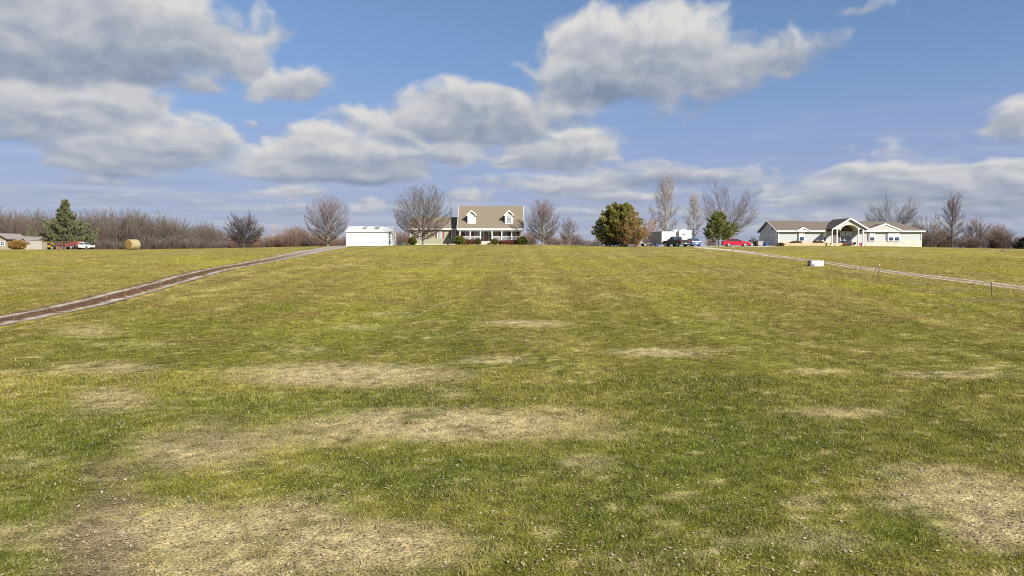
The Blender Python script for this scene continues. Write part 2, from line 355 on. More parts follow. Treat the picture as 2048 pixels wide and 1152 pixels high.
# ------------------------------------------------------------------ sky: broken cumulus on a far dome (the blue behind is the world's sky)
def azel(px, py):
    d = ray(px, py); return math.degrees(math.atan2(d.x, d.y)), math.degrees(math.asin(d.normalized().z))
DEG = FPX * math.pi / 180
CL = []      # az, el, rx, ry (degrees), weight, brightness
for (cx, cy, rx, ry, w, br) in [
 (170,140,230,26,.9,-.45),(120,60,300,95,1.2,.0),(330,75,150,90,1.1,.0),(60,130,200,50,1.0,-.15),(480,110,75,52,.75,.0),(530,60,45,34,.5,.05),(575,172,90,34,.85,.1),(395,165,40,20,.7,.05),
 (90,225,200,62,1.15,.1),(250,215,100,46,1.0,.05),(340,290,135,46,1.0,.1),(420,280,60,30,.8,.15),(210,315,130,40,1.05,.0),(180,356,90,12,.6,.0),
 (560,330,90,36,1.05,.2),(650,310,120,52,1.1,.12),(740,330,140,42,1.1,-.05),(800,265,80,46,.8,.1),(930,235,125,62,1.15,.0),(1000,240,120,52,.9,-.1),(1110,225,90,44,.6,.05),
 (715,240,70,26,.5,.1),(900,305,110,30,.8,.05),(660,350,200,22,.9,-.1),(930,180,40,20,.3,.1),
 (1120,305,122,44,1.15,.05),(1060,315,70,32,.9,.12),
 (1180,120,120,85,1.2,.05),(1300,110,120,80,1.15,.12),(1220,175,150,46,1.1,-.25),(1400,80,60,55,.7,.15),(1400,150,90,60,.7,-.05),(1500,125,110,42,.62,-.1),(1590,90,70,34,.5,-.05),(1660,80,50,24,.28,.0),(1360,215,70,30,.45,-.1),(1200,40,50,30,.35,.1),
 (1150,375,100,24,.95,.12),(1330,358,180,24,.75,-.15),(1250,396,130,13,.7,.1),(1450,350,90,16,.45,-.1),(1290,330,60,14,.3,.1),
 (1760,362,140,34,1.1,.12),(1900,372,190,38,1.15,.05),(2060,380,160,44,1.1,.0),(1700,395,120,22,.9,-.2),(1950,415,220,20,.8,-.15),(1590,405,70,18,.6,.1),
 (2035,245,75,42,.8,-.05),(1780,300,55,16,.25,-.1),(1850,318,50,12,.2,-.1),(1540,380,50,14,.4,.1),
 (590,385,90,14,.6,.1),(570,425,90,16,.55,.0),(735,414,45,18,.75,.15),(930,392,55,14,.6,.15),(850,420,120,14,.4,.0),(1000,365,120,14,.4,.0),
 (1650,438,200,14,.55,.0),(1850,455,220,12,.5,.0),(1100,425,180,14,.45,.0),(1450,430,150,14,.4,.0),(300,400,200,12,.3,.0),(1740,4,50,10,.4,.0),(2000,330,90,10,.4,.1),(400,230,40,16,.35,.1),(500,247,16,8,.35,.1)]:
    az, el = azel(cx, cy); ca = math.cos(R(az)) ** 2
    CL.append((az, el, rx / DEG * ca, ry / DEG, w, br))
rc = np.random.RandomState(8)
for k in range(150):                               # the same broken sky all round, clear about the sun
    az = rc.uniform(-180, 180); el = 3 + 60 * rc.rand() ** 1.6
    if abs(az) < 44 and el < 26: continue
    if abs(az - SUN_AZ) < 34 and abs(el - SUN_EL) < 24: continue
    rx = rc.uniform(3, 9) * (.6 + el / 40); CL.append((az, el, rx / max(.35, math.cos(R(el))), rx * rc.uniform(.25, .45), rc.uniform(.7, 1.2), rc.uniform(-.1, .15)))
aza = np.concatenate([np.arange(-180, -46, 1.1), np.arange(-46, 46, .125), np.arange(46, 180.6, 1.1)])
ela = np.concatenate([[-1.0, -.3], np.arange(0, 26, .12), np.arange(26, 90.1, 1.05)])
AZ, EL = np.meshgrid(aza, ela); sh = AZ.shape; A, E = AZ.ravel(), EL.ravel()
A[np.abs(A) >= 180 - 1e-3] = 180.0
# noise coordinates: features shrink and flatten towards the horizon
ns_u = A / 4.6; ns_v = 4.6 * np.log1p(np.maximum(E, -1.5) / 3.6)
wu = fbm(ns_u * .8, ns_v * .8, 4, 301); wv = fbm(ns_u * .8 + 40, ns_v * .8, 4, 331)
wu2 = fbm(ns_u * 3.4, ns_v * 3.4, 4, 351); wv2 = fbm(ns_u * 3.4 + 9, ns_v * 3.4, 4, 371)
Aw = A + 1.9 * wu * (.35 + np.clip(E, 0, 20) / 20) + .42 * wu2
Ew = E + 1.0 * wv * (.25 + np.clip(E, 0, 20) / 16) + .22 * wv2 * (.3 + np.clip(E, 0, 20) / 20)
B = np.full(A.shape, -1.5); ht = np.zeros(A.shape); wt = np.zeros(A.shape) + 1e-6; brs = np.zeros(A.shape)
for (az, el, rx, ry, w, br) in CL:
    m_ = (np.abs(A - az) < rx * 1.9 + 3) & (np.abs(E - el) < ry * 2.2 + 2)
    if not m_.any(): continue
    da = (Aw[m_] - az) / rx; de = (Ew[m_] - el) / ry
    de = np.where(de < 0, de * 1.25, de)
    q = 1 - da * da - de * de
    f = w * np.maximum(q, -1.5) - (1 - w) * .5
    cur = B[m_]; k = .25; mxv = np.maximum(cur, f); B[m_] = mxv + k * np.log(np.exp((cur - mxv) / k) + np.exp((f - mxv) / k)) * .6
    ww = np.exp(np.clip(f, -1.5, 1.5) * 3.0); ht[m_] += ww * np.clip(de, -1.3, 1.3); wt[m_] += ww; brs[m_] += ww * br
ht /= wt; brs /= wt
bil = fbm(ns_u * 1.15 + .5 * wu, ns_v * 1.35 + .5 * wv, 5, 401, .5, True); fib = fbm(ns_u * 3.2 + wu, ns_v * 4.2 + wv, 5, 431, .55)
den = B + .50 * bil + .24 * fib - .01
alpha = sstep(-.30, .66, den) * .96
thick = np.clip(den, 0, 2.0)
# relief: the fractal surface lit from the upper right, where the sun stands behind the camera
e1, e2 = .18, .22
bil2 = fbm((ns_u + e1) * 1.15 + .5 * wu, (ns_v + e2) * 1.35 + .5 * wv, 5, 401, .5, True)
low1 = fbm(ns_u * .8, ns_v * 1.2, 4, 461); low2 = fbm((ns_u + e1) * .8, (ns_v + e2) * 1.2, 4, 461)
rel = .55 * (bil - bil2) + .9 * (low1 - low2)
t = .60 + .52 * ht + .42 * rel + brs + .06 * fib + .10 * bil - .16 * sstep(.45, 1.4, thick)
t = np.clip(t, 0, 1.15)
base = np.array([.225, .285, .400]); midc = np.array([.420, .450, .515]); top = np.array([.665, .660, .650])
ccol = np.where((t < .5)[:, None], mix(base, midc, np.clip(t * 2, 0, 1)), mix(midc, top, np.clip(t * 2 - 1, 0, 1.3)))
# pale lavender air thickening evenly towards the horizon, with thin far cloud in it
Ep = np.maximum(E, 0)
va = .96 * np.exp(-(Ep / 15.5) ** 2.2)
vcol = mix(mix(np.array([.400, .440, .580]), np.array([.285, .358, .615]), sstep(0, 8, Ep)), np.array([.145, .265, .570]), sstep(6, 17, Ep))
vn = fbm(ns_u * .55, ns_v * 2.4, 5, 501); vn2 = fbm(ns_u * .40 + 7, ns_v * 1.9, 5, 541); ve = np.exp(-(Ep / 7.0) ** 1.8)
vcol = mix(vcol, np.array([.270, .335, .470]), .75 * sstep(-.05, .5, vn2) * ve)
vcol = mix(vcol, np.array([.540, .540, .580]), .85 * sstep(-.05, .6, vn) * ve)
hz = np.exp(-Ep / 3.4); ccol = mix(ccol, vcol, .50 * hz)
al = alpha; alpha = np.clip(al + (1 - al) * va, 0, 1); ccol = (ccol * al[:, None] + vcol * ((1 - al) * va)[:, None]) / np.maximum(alpha, 1e-4)[:, None]
Rd = 5000.0
ca, sa = np.cos(np.radians(A)), np.sin(np.radians(A)); ce, se = np.cos(np.radians(E)), np.sin(np.radians(E))
V = np.stack([Rd * ce * sa, Rd * ce * ca, CAM_Z + Rd * se], 1)
na, ne = len(aza), len(ela); ii = (np.arange(ne - 1)[:, None] * na + np.arange(na - 1)[None, :]).ravel()
m, nt, N, L, out = _new('cloud_air')
a = N.new("ShaderNodeAttribute"); a.attribute_name = "Col"; a2 = N.new("ShaderNodeAttribute"); a2.attribute_name = "Cover"
em = N.new("ShaderNodeEmission"); em.inputs[1].default_value = 2 ** -EXPO; L.new(a.outputs['Color'], em.inputs[0])
tr = N.new("ShaderNodeBsdfTransparent"); mx = N.new("ShaderNodeMixShader")
L.new(a2.outputs['Fac'], mx.inputs[0]); L.new(tr.outputs[0], mx.inputs[1]); L.new(em.outputs[0], mx.inputs[2]); L.new(mx.outputs[0], out.inputs[0])
m.cycles.emission_sampling = 'NONE'
dome = mesh_np("sky", V, [np.stack([ii, ii + na, ii + na + 1, ii + 1], 1)], m, None, ccol, True)
at_ = dome.data.attributes.new("Cover", 'FLOAT', 'POINT'); at_.data.foreach_set("value", alpha.astype(np.float32))
tag(dome, kind='structure')
del A, E, B, ht, wt, brs, bil, bil2, fib, V

# ------------------------------------------------------------------ gravel lanes: two pale wheel tracks with leaf litter between
def lane(name, pix, halfw, cols, seed, fade=None, tw_=.17):
    P = [hit(*p) for p in pix]; P = sorted(P, key=lambda q: q[1]); P = np.array(P)
    ys = np.arange(P[0, 1], P[-1, 1], .25); xs = np.interp(ys, P[:, 1], P[:, 0])
    k = np.ones(17) / 17; xp = np.pad(xs, 8, mode='reflect', reflect_type='odd'); xs = np.convolve(xp, k, 'valid')
    yp = ys; tx = np.gradient(xs, ys); ln = np.hypot(tx, 1); nxv, nyv = 1 / ln, -tx / ln
    nu = 33; uu = np.linspace(-1, 1, nu)
    wob = 1 + .10 * perlin(ys / 5.0, ys * 0 + seed, seed)
    X = xs[:, None] + nxv[:, None] * uu * halfw * wob[:, None]; Y = yp[:, None] + nyv[:, None] * uu * halfw * wob[:, None]
    x, y = X.ravel(), Y.ravel(); U = np.tile(uu, len(ys))
    n1 = fbm(x / 1.2, y / 3.0, 4, seed); n2 = fbm(x / .35, y / .5, 4, seed + 40)
    e = U + .10 * n1
    lawnc, _, _ = lawn_color(x, y)
    tr = np.exp(-((np.abs(e) - .52) / tw_) ** 2); tr = np.clip(tr * (1.15 + 1.5 * n2 + .9 * n1) + .55 * n2 - .10, 0, 1)
    mid, trk, edge = cols
    c = mix(np.array(mid), np.array(trk), tr)
    c = mix(c, np.array(edge), sstep(.72, .92, np.abs(e) + .30 * n2))
    c = mix(c, lawnc, sstep(.80, 1.0, np.abs(e) + .50 * n2 + .25 * n1 + .04))
    if fade is not None: c = mix(c, np.array(trk), fade(y) * (1 - sstep(.8, 1, np.abs(e))) * .8)
    c = c * (1 + .35 * n2 + .2 * fbm(x / .15, y / .15, 2, seed + 9))[..., None]
    z = Hn(x, y) + .045 - .05 * np.exp(-((np.abs(U) - .52) / .2) ** 2) * .6 - .05 * sstep(.9, 1.0, np.abs(U)) + .02 * n2
    n = len(ys); ii = (np.arange(n - 1)[:, None] * nu + np.arange(nu - 1)[None, :]).ravel()
    return tag(mesh_np(name, np.stack([x, y, z], 1), [np.stack([ii, ii + 1, ii + nu + 1, ii + nu], 1)], MATS['gravel'], None, np.clip(c, .01, .9), True), kind='structure')
m = vmat('gravel', .95, 0, .1)
lane("gravel_driveway", [(-700,745),(-300,690),(-120,661),(0,646),(150,613.5),(240,592),(345,563.5),(430,541),(512,526),(560,516.5),(620,503.5),(660,497),(700,491.5)], 1.9,
     ((.088, .043, .027), (.36, .325, .285), (.085, .052, .034)), 700, lambda y: sstep(64, 95, y) * .65, .145)
lane("gravel_lane", [(2500,650),(2250,607),(2048,577),(1900,559),(1760,542),(1620,522),(1520,509),(1465,501),(1420,497.5),(1395,495)], 1.4,
     ((.20, .155, .095), (.52, .46, .38), (.17, .14, .07)), 740, lambda y: sstep(88, 118, y), .15)
# parking apron of pale gravel below the cars
ap = MB()
cs = [at(px, D) for px, D in [(1330,128.5),(1360,126),(1400,124),(1440,122),(1500,120.5),(1550,121),(1556,140),(1500,146),(1400,146),(1330,140)]]
bmv = [(c.x, c.y) for c in cs]
xs = np.linspace(min(p[0] for p in bmv), max(p[0] for p in bmv), 40); ysl = np.linspace(min(p[1] for p in bmv), max(p[1] for p in bmv), 40)
XX, YY = np.meshgrid(xs, ysl); pts = np.stack([XX.ravel(), YY.ravel(), Hn(XX.ravel(), YY.ravel()) + .03], 1)
def inside(x, y):
    c = False; n = len(bmv)
    for i in range(n):
        (x1, y1), (x2, y2) = bmv[i], bmv[(i + 1) % n]
        if (y1 > y) != (y2 > y) and x < (x2 - x1) * (y - y1) / (y2 - y1) + x1: c = not c
    return c
fc = [(j*40+i, j*40+i+1, (j+1)*40+i+1, (j+1)*40+i) for j in range(39) for i in range(39) if inside((xs[i]+xs[i+1])/2, (ysl[j]+ysl[j+1])/2)]
cc = mix(np.array([.50, .44, .36]), np.array([.26, .20, .14]), np.clip(.4 + 1.2 * fbm(pts[:, 0] / 2, pts[:, 1] / 2, 4, 801), 0, 1))
tag(mesh_np("parking_apron", pts, [np.array(fc)], MATS['gravel'], None, cc, True), kind='structure')

# ------------------------------------------------------------------ grass blades on the near lawn and dead leaves lying in it
def scatter(n, d0, d1, rng, power=1.0):
    D = (d0 ** (power + 1) + (d1 ** (power + 1) - d0 ** (power + 1)) * rng.rand(n)) ** (1 / (power + 1))
    return rng.uniform(-.86, .86, n) * D + 0 * D, D
vmat('blade', .75, .35, .08)
def blades(name, n, d0, d1, power, seed):
    rng = np.random.RandomState(seed); x, y = scatter(n, d0, d1, rng, power)
    c, d, b = lawn_color(x, y)
    keep = rng.rand(n) > .55 * np.maximum(d * .8, b); x, y, c, d, b = x[keep], y[keep], c[keep], d[keep], b[keep]; n = len(x)
    z = Hn(x, y) + .02 * fbm(x / .8, y / .8, 3, 91)
    D = y; s = np.clip(D / 15, .95, 3.0)
    tuft = np.clip(.62 + 1.1 * fbm(x / .45, y / .45, 3, 601), .25, 1.7)
    hgt = (.030 + .075 * rng.rand(n)) * tuft * (1 - .55 * np.clip(d + b, 0, 1)) * (.8 + .3 * s)
    wid = (.007 + .008 * rng.rand(n)) * s
    th = rng.uniform(0, 2 * np.pi, n); lean = (.3 + .9 * rng.rand(n)) * (1 + 1.3 * np.clip(d + b, 0, 1)); la = rng.uniform(0, 2 * np.pi, n)
    bx, by = np.cos(th) * wid / 2, np.sin(th) * wid / 2
    tx, ty = np.cos(la) * lean * hgt, np.sin(la) * lean * hgt
    V = np.empty((n, 3, 3)); V[:, 0] = np.stack([x - bx, y - by, z - .005], 1); V[:, 1] = np.stack([x + bx, y + by, z - .005], 1); V[:, 2] = np.stack([x + tx, y + ty, z + hgt], 1)
    fv = sstep(20, 45, D)[:, None]; g = np.clip(c * ((.75 + .32 * fv) + (1.25 - .90 * fv) * rng.rand(n)[:, None]) * np.array([1.05, 1.05, .95]), 0, .8)
    straw = rng.rand(n) < (.17 + .25 * d) * (1 - .7 * fv[:, 0]); g[straw] = STRAW * (.7 + .7 * rng.rand(straw.sum())[:, None])
    return tag(mesh_np(name, V.reshape(-1, 3), [np.arange(3 * n).reshape(n, 3)], MATS['blade'], None, np.repeat(g, 3, 0)), kind='stuff')
blades("grass", 520000, 8.3, 24, .55, 1)
blades("grass", 330000, 22, 85, .45, 2)
vmat('leaf_litter', .8, .15, .2)
def litter(name, n, d0, d1, power, seed, smin, smax):
    rng = np.random.RandomState(seed); x, y = scatter(n, d0, d1, rng, power)
    _, d, b = lawn_color(x, y); cl = fbm(x / 2.2, y / 2.2, 3, 611)
    keep = rng.rand(n) < np.clip(.30 + .45 * d + .3 * b + .8 * cl, .05, 1); x, y = x[keep], y[keep]; n = len(x)
    z = Hn(x, y) + .02 * fbm(x / .8, y / .8, 3, 91) + .012 + .02 * rng.rand(n)
    L_ = (smin + (smax - smin) * rng.rand(n) ** 2.2); w = L_ * rng.uniform(.35, .7, n); a = rng.uniform(0, 2 * np.pi, n); cu = rng.uniform(-.3, .6, n); ti = rng.normal(0, .35, n)
    ca, sa = np.cos(a), np.sin(a)
    lx, ly = np.array([0, .5, 1, .5, .5]) - .5, np.array([0, -.5, 0, .5, 0])
    V = np.empty((n, 5, 3))
    for k in range(5):
        px, py = lx[k] * L_, ly[k] * w
        V[:, k, 0] = x + px * ca - py * sa; V[:, k, 1] = y + px * sa + py * ca
        V[:, k, 2] = z + (np.abs(ly[k]) * w * cu) + px * ti * .6 + (np.abs(lx[k]) * L_ * cu * .4)
    base = np.arange(n)[:, None] * 5
    F = np.concatenate([base + np.array([[0, 1, 4]]), base + np.array([[1, 2, 4]]), base + np.array([[2, 3, 4]]), base + np.array([[3, 0, 4]])])
    pal = np.array([[.42,.33,.20],[.38,.29,.17],[.26,.17,.09],[.48,.41,.30],[.28,.23,.17],[.15,.10,.07],[.44,.38,.28],[.37,.28,.16],[.20,.14,.10]])
    c = pal[rng.randint(0, len(pal), n)] * (.75 + .5 * rng.rand(n)[:, None])
    return tag(mesh_np(name, V.reshape(-1, 3), [F], MATS['leaf_litter'], None, np.repeat(c, 5, 0)), kind='stuff')
litter("fallen_leaves", 46000, 8.3, 30, .5, 5, .02, .095)
litter("fallen_leaves", 26000, 8.3, 15, .3, 7, .015, .075)
litter("fallen_leaves", 9000, 28, 70, .8, 6, .04, .11)

# ------------------------------------------------------------------ building helpers (local axes: x right, y away from the viewer, z up)
def voronoi_stone(name, c1, c2, joint, scale):
    m, nt, N, L, out = _new(name)
    b = N.new("ShaderNodeBsdfPrincipled"); b.inputs['Roughness'].default_value = .9
    tc = N.new("ShaderNodeTexCoord"); mp = N.new("ShaderNodeMapping"); mp.inputs['Scale'].default_value = (1, 1, 1.7); L.new(tc.outputs['Object'], mp.inputs[0])
    v = N.new("ShaderNodeTexVoronoi"); v.inputs['Scale'].default_value = scale; L.new(mp.outputs[0], v.inputs['Vector'])
    v2 = N.new("ShaderNodeTexVoronoi"); v2.feature = 'DISTANCE_TO_EDGE'; v2.inputs['Scale'].default_value = scale; L.new(mp.outputs[0], v2.inputs['Vector'])
    sp = N.new("ShaderNodeSeparateXYZ"); L.new(v.outputs['Color'], sp.inputs[0])
    mc = N.new("ShaderNodeMix"); mc.data_type = 'RGBA'; mc.inputs['A'].default_value = (*c1, 1); mc.inputs['B'].default_value = (*c2, 1); L.new(sp.outputs[0], mc.inputs['Factor'])
    lt = N.new("ShaderNodeMath"); lt.operation = 'LESS_THAN'; lt.inputs[1].default_value = .05; L.new(v2.outputs['Distance'], lt.inputs[0])
    mj = N.new("ShaderNodeMix"); mj.data_type = 'RGBA'; mj.inputs['B'].default_value = (*joint, 1); L.new(mc.outputs['Result'], mj.inputs['A']); L.new(lt.outputs[0], mj.inputs['Factor'])
    L.new(mj.outputs['Result'], b.inputs['Base Color'])
    bp = N.new("ShaderNodeBump"); bp.inputs['Strength'].default_value = .5; bp.inputs['Distance'].default_value = .03; L.new(v2.outputs['Distance'], bp.inputs['Height']); L.new(bp.outputs[0], b.inputs['Normal'])
    L.new(b.outputs[0], out.inputs[0]); MATS[name] = m
voronoi_stone('stone_veneer', (.58, .55, .45), (.43, .39, .31), (.34, .31, .25), 3.2)
voronoi_stone('dark_stone', (.16, .13, .12), (.09, .075, .07), (.13, .12, .11), 3.0)
def slab(mb, pts, t):                         # thick roof plane: four points, thickness t downwards
    return mb.hull([(x, y, z - t) for x, y, z in pts], pts)
def gable_x(parent, x0, x1, y0, y1, ze, zr, mat, t=.16, yr=None):
    """roof with its ridge along x"""
    yr = (y0 + y1) / 2 if yr is None else yr
    mb = MB(); mb.prism([(y0, ze), (yr, zr), (y1, ze), (y1, ze - t), (yr, zr - t * 1.25), (y0, ze - t)], 'x', x0, x1)
    return mb.obj('roof', mat, parent)
def window(parent, x, z, y, w, h, nx=2, nz=4, glass='dark_glass', mid_bar=True, shade=0.0, shade_mat='blind_glass', fr=.10, fmat='white_trim', proud=.05):
    f = MB()
    f.box(x - w/2 - fr, x - w/2, y - proud, y + .04, z - fr, z + h + fr); f.box(x + w/2, x + w/2 + fr, y - proud, y + .04, z - fr, z + h + fr)
    f.box(x - w/2, x + w/2, y - proud, y + .04, z - fr, z); f.box(x - w/2, x + w/2, y - proud, y + .04, z + h, z + h + fr)
    o = f.obj('window', fmat, parent)
    if shade > 0:
        MB().box(x - w/2, x + w/2, y - .012, y + .03, z, z + h * (1 - shade)).obj('pane', glass, o)
        MB().box(x - w/2, x + w/2, y - .012, y + .03, z + h * (1 - shade), z + h).obj('pane', shade_mat, o)
    else:
        MB().box(x - w/2, x + w/2, y - .012, y + .03, z, z + h).obj('pane', glass, o)
    for k in range(1, nx): MB().box(x - w/2 + w*k/nx - .015, x - w/2 + w*k/nx + .015, y - .035, y - .013, z, z + h).obj('muntin', fmat, o)
    for k in range(1, nz):
        bb = .035 if (mid_bar and k == nz // 2) else .015
        MB().box(x - w/2, x + w/2, y - .037, y - .014, z + h*k/nz - bb, z + h*k/nz + bb).obj('muntin', fmat, o)
    return o
def shutter(parent, x, z, y, w, h):
    s = MB().box(x - w/2, x + w/2, y - .045, y - .003, z, z + h)
    o = s.obj('shutter', 'shutter_red', parent, bevel=.008)
    return o

# ------------------------------------------------------------------ the olive cape house with its porch and left wing
c0 = at(980.5, 128); PX = 1409 / 128.0
def hx(px): return (px - 1024) / PX - c0.x            # facade column of the photo to local x
house = thing('cape_house', 'olive green house with front porch, two white dormers and brown shingle roof', 'house', (c0.x, 128, c0.z))
xl, xr_ = hx(917.5), hx(1044.5)
FL = .58; YW = 2.1; DEP = 10.6
mb = MB(); mb.prism([(YW, .45), (YW, 2.75), (YW + .15, 2.78), (5.3, 6.9), (DEP - .3, 2.78), (DEP - .2, 2.75), (DEP - .2, .45)], 'x', xl, xr_)
mb.obj('wall', 'olive_siding', house)
MB().box(xl + .03, xr_ - .03, YW + .03, DEP - .25, -1.2, .45).obj('foundation', 'concrete', house)
gable_x(house, hx(914.5), hx(1047.3), -.25, 10.85, 2.86, 7.22, 'tan_shingles', .14, 5.3)
MB().box(hx(914.5) - .02, hx(1047.3) + .02, -.29, -.252, 2.55, 2.87).obj('fascia', 'white_trim', house)
for xx in (hx(914.5) - .05, hx(1047.3)):
    mb = MB(); mb.prism([(-.25, 2.90), (5.3, 7.26), (10.85, 2.90), (10.85, 2.66), (5.3, 7.02), (-.25, 2.66)], 'x', xx, xx + .05); mb.obj('rake_board', 'white_trim', house)
MB().box(xl, xr_, -.22, YW - .002, 2.56, 2.70).obj('porch_ceiling', 'soffit', house)
MB().box(xl, xr_, 0, .16, 2.32, 2.558).obj('porch_beam', 'white_trim', house)
MB().box(xl, xr_, .02, YW, FL - .16, FL).obj('porch_floor', 'deck', house)
MB().box(xl + .05, xr_ - .05, .06, YW - .05, -1.2, FL - .162).obj('porch_base', 'concrete', house)
colx = [hx(p) for p in (920, 940.7, 961, 984.3, 1003.6, 1023.3, 1042.6)]
for cx_ in colx:
    mb = MB(); mb.box(cx_ - .085, cx_ + .085, 0.0, .17, FL, 2.319); mb.box(cx_ - .12, cx_ + .12, -.035, .205, FL, FL + .14); mb.box(cx_ - .12, cx_ + .12, -.035, .205, 2.2, 2.316)
    mb.obj('porch_post', 'white_trim', house)
for i in range(6):
    if i == 2: continue
    a0, a1 = colx[i] + .09, colx[i + 1] - .09
    mb = MB(); mb.box(a0, a1, .05, .12, FL + .78, FL + .86); mb.box(a0, a1, .05, .12, FL + .10, FL + .16)
    rl = mb.obj('railing', 'white_trim', house)
    n = max(4, int((a1 - a0) / .13))
    bal = MB().box(-.018, .018, .065, .105, FL + .16, FL + .78).obj('baluster', 'white_trim', rl); bal.location.x = a0 + .07
    for k in range(1, n):
        d = bal.copy(); COL.objects.link(d); d.parent = rl; d.location.x = a0 + .07 + (a1 - a0 - .14) * k / (n - 1)
# steps
for k in range(3):
    MB().box(hx(962.3), hx(982.5), -.34 * (3 - k) + .01, 0.01, -.6 if k == 0 else .19 * k + .001, .19 * (k + 1)).obj('step', 'concrete', house)
# windows and door under the porch
WB = .98
for (a0, a1, sh) in ((929.5, 939, (925.6,)), (947.5, 957, (944.3,)), (1005.5, 1014.3, (1000.3, 1018.2)), (1024.8, 1032, (1036.4,))):
    x_c, w_ = (hx(a0) + hx(a1)) / 2, hx(a1) - hx(a0) - .16
    window(house, x_c, WB, YW, w_, 1.28, 2, 2, 'mid_glass')
    for s_ in sh: shutter(house, hx(s_), WB - .1, YW, .42, 1.5)
d = MB().box(hx(967.6), hx(976.6), YW - .03, YW + .03, FL + .01, FL + 2.02).obj('door', 'door_wood', house)
MB().box(hx(969.2), hx(975), YW - .04, YW - .031, FL + .95, FL + 1.85).obj('pane', 'dark_glass', d)
MB().tube((hx(975.8), YW - .035, FL + .95), (hx(975.8), YW - .09, FL + .95), .035).obj('handle', 'grey_trim', d)
mb = MB(); mb.box(hx(966.3), hx(967.6), YW - .04, YW + .02, FL, FL + 2.14); mb.box(hx(976.6), hx(977.9), YW - .04, YW + .02, FL, FL + 2.14); mb.box(hx(967.6), hx(976.6), YW - .04, YW + .02, FL + 2.02, FL + 2.14)
mb.obj('door_frame', 'white_trim', house)
MB().tube((hx(994), 1.0, 2.56), (hx(994), 1.0, 2.38), .13, .10, 10).obj('porch_light', 'blind_glass', house)
# dormers
def zroof(y): return 2.86 + (y + .25) * (7.22 - 2.86) / 5.55
for (pc, tone) in ((943, 'blind_glass'), (1018, 'mid_glass')):
    xc = hx(pc); hw = .66; yf = .95; zb = zroof(yf) - .12; zs = 5.42; zp = 6.20
    yb = (zs - 2.86) / ((7.22 - 2.86) / 5.55) - .25 + .4
    dm = MB(); dm.prism([(xc - hw, zb), (xc + hw, zb), (xc + hw, zs), (xc, zs + .62), (xc - hw, zs)], 'y', yf, yb + 1.0)
    dr = dm.obj('dormer', 'cream_siding', house)
    ov = .24
    for sg in (-1, 1):
        mb = MB(); mb.hull([(xc + sg * (hw + ov), yf - .22, zs - .13), (xc, yf - .22, zp - .05), (xc, yb + 1.1, zp - .05), (xc + sg * (hw + ov), yb + .6, zs - .13)],
                           [(xc + sg * (hw + ov), yf - .22, zs - .04), (xc, yf - .22, zp + .04), (xc, yb + 1.1, zp + .04), (xc + sg * (hw + ov), yb + .6, zs - .04)])
        mb.obj('dormer_roof', 'tan_shingles', dr)
        mb = MB(); mb.prism([(xc + sg * (hw + ov + .01), zs - .24), (xc + sg * (hw + ov + .01), zs - .02), (xc, zp + .055), (xc, zp - .18)], 'y', yf - .27, yf - .222); mb.obj('rake_board', 'white_trim', dr)
        MB().box(xc + sg * hw - .07, xc + sg * hw + .07, yf - .03, yf + .06, zb, zs).obj('corner_board', 'white_trim', dr)
        mb = MB(); mb.box(min(xc + sg * (hw + ov), xc + sg * hw), max(xc + sg * (hw + ov), xc + sg * hw), yf - .22, yf - .02, zs - .25, zs - .135); mb.obj('eave_return', 'white_trim', dr)
    # round-headed window
    wz = zb + .22; wh = 1.02; ww = .82
    arc = [(xc + (ww/2 + .1) * math.cos(t), wz + wh + .02 + (ww/2 + .1) * math.sin(t)) for t in [math.pi * k / 10 for k in range(11)]]
    f = MB(); f.prism([(xc - ww/2 - .1, wz - .1), (xc + ww/2 + .1, wz - .1)] + arc, 'y', yf - .03, yf + .02); wf = f.obj('window', 'white_trim', dr)
    mb = MB()
    for i in range(2):
        for j in range(2):
            x0 = xc - ww/2 + .04 + i * ww / 2; z0 = wz + .03 + j * wh / 2
            MB().box(x0, x0 + ww/2 - .06, yf - .036, yf - .031, z0, z0 + wh/2 - .05).obj('pane', tone, wf)
    for i in range(3):
        t0, t1 = math.pi * (i + .08) / 3, math.pi * (i + .92) / 3; r_ = ww/2 - .05
        arc = [(xc + r_ * math.cos(t), wz + wh + .04 + r_ * math.sin(t)) for t in np.linspace(t0, t1, 5)]
        MB().prism([(xc + .05 * math.cos((t0+t1)/2), wz + wh + .06 + .05 * math.sin((t0+t1)/2))] + arc, 'y', yf - .036, yf - .031).obj('pane', tone, wf)
# left wing, set back
YG = 2.6; wx0, wx1 = hx(821) - .35, xl - .003
DW = 7.4
mb = MB(); mb.prism([(YG, .12), (YG, 2.86), (YG + .2, 2.9), (YG + DW/2, 5.0), (YG + DW - .2, 2.9), (YG + DW, 2.86), (YG + DW, .12)], 'x', wx0, wx1); mb.obj('wing_wall', 'olive_siding', house)
MB().box(wx0 + .02, wx1, YG - .03, YG + DW + .02, -1.2, .12).obj('wing_foundation', 'concrete', house)
r2 = gable_x(house, wx0 - .35, wx1, YG - .35, YG + DW + .35, 2.92, 5.22, 'tan_shingles', .14)
MB().box(wx0 - .37, wx1 - .01, YG - .39, YG - .352, 2.68, 2.94).obj('fascia', 'white_trim', house)
MB().box(wx0 - .35, wx1 - .01, YG - .35, YG - .002, 2.66, 2.775).obj('soffit', 'soffit', house)
MB().box(wx0 - .02, wx0 + .12, YG - .04, YG + .10, .12, 2.66).obj('corner_board', 'white_trim', house)
kx = 1 + YG / 128
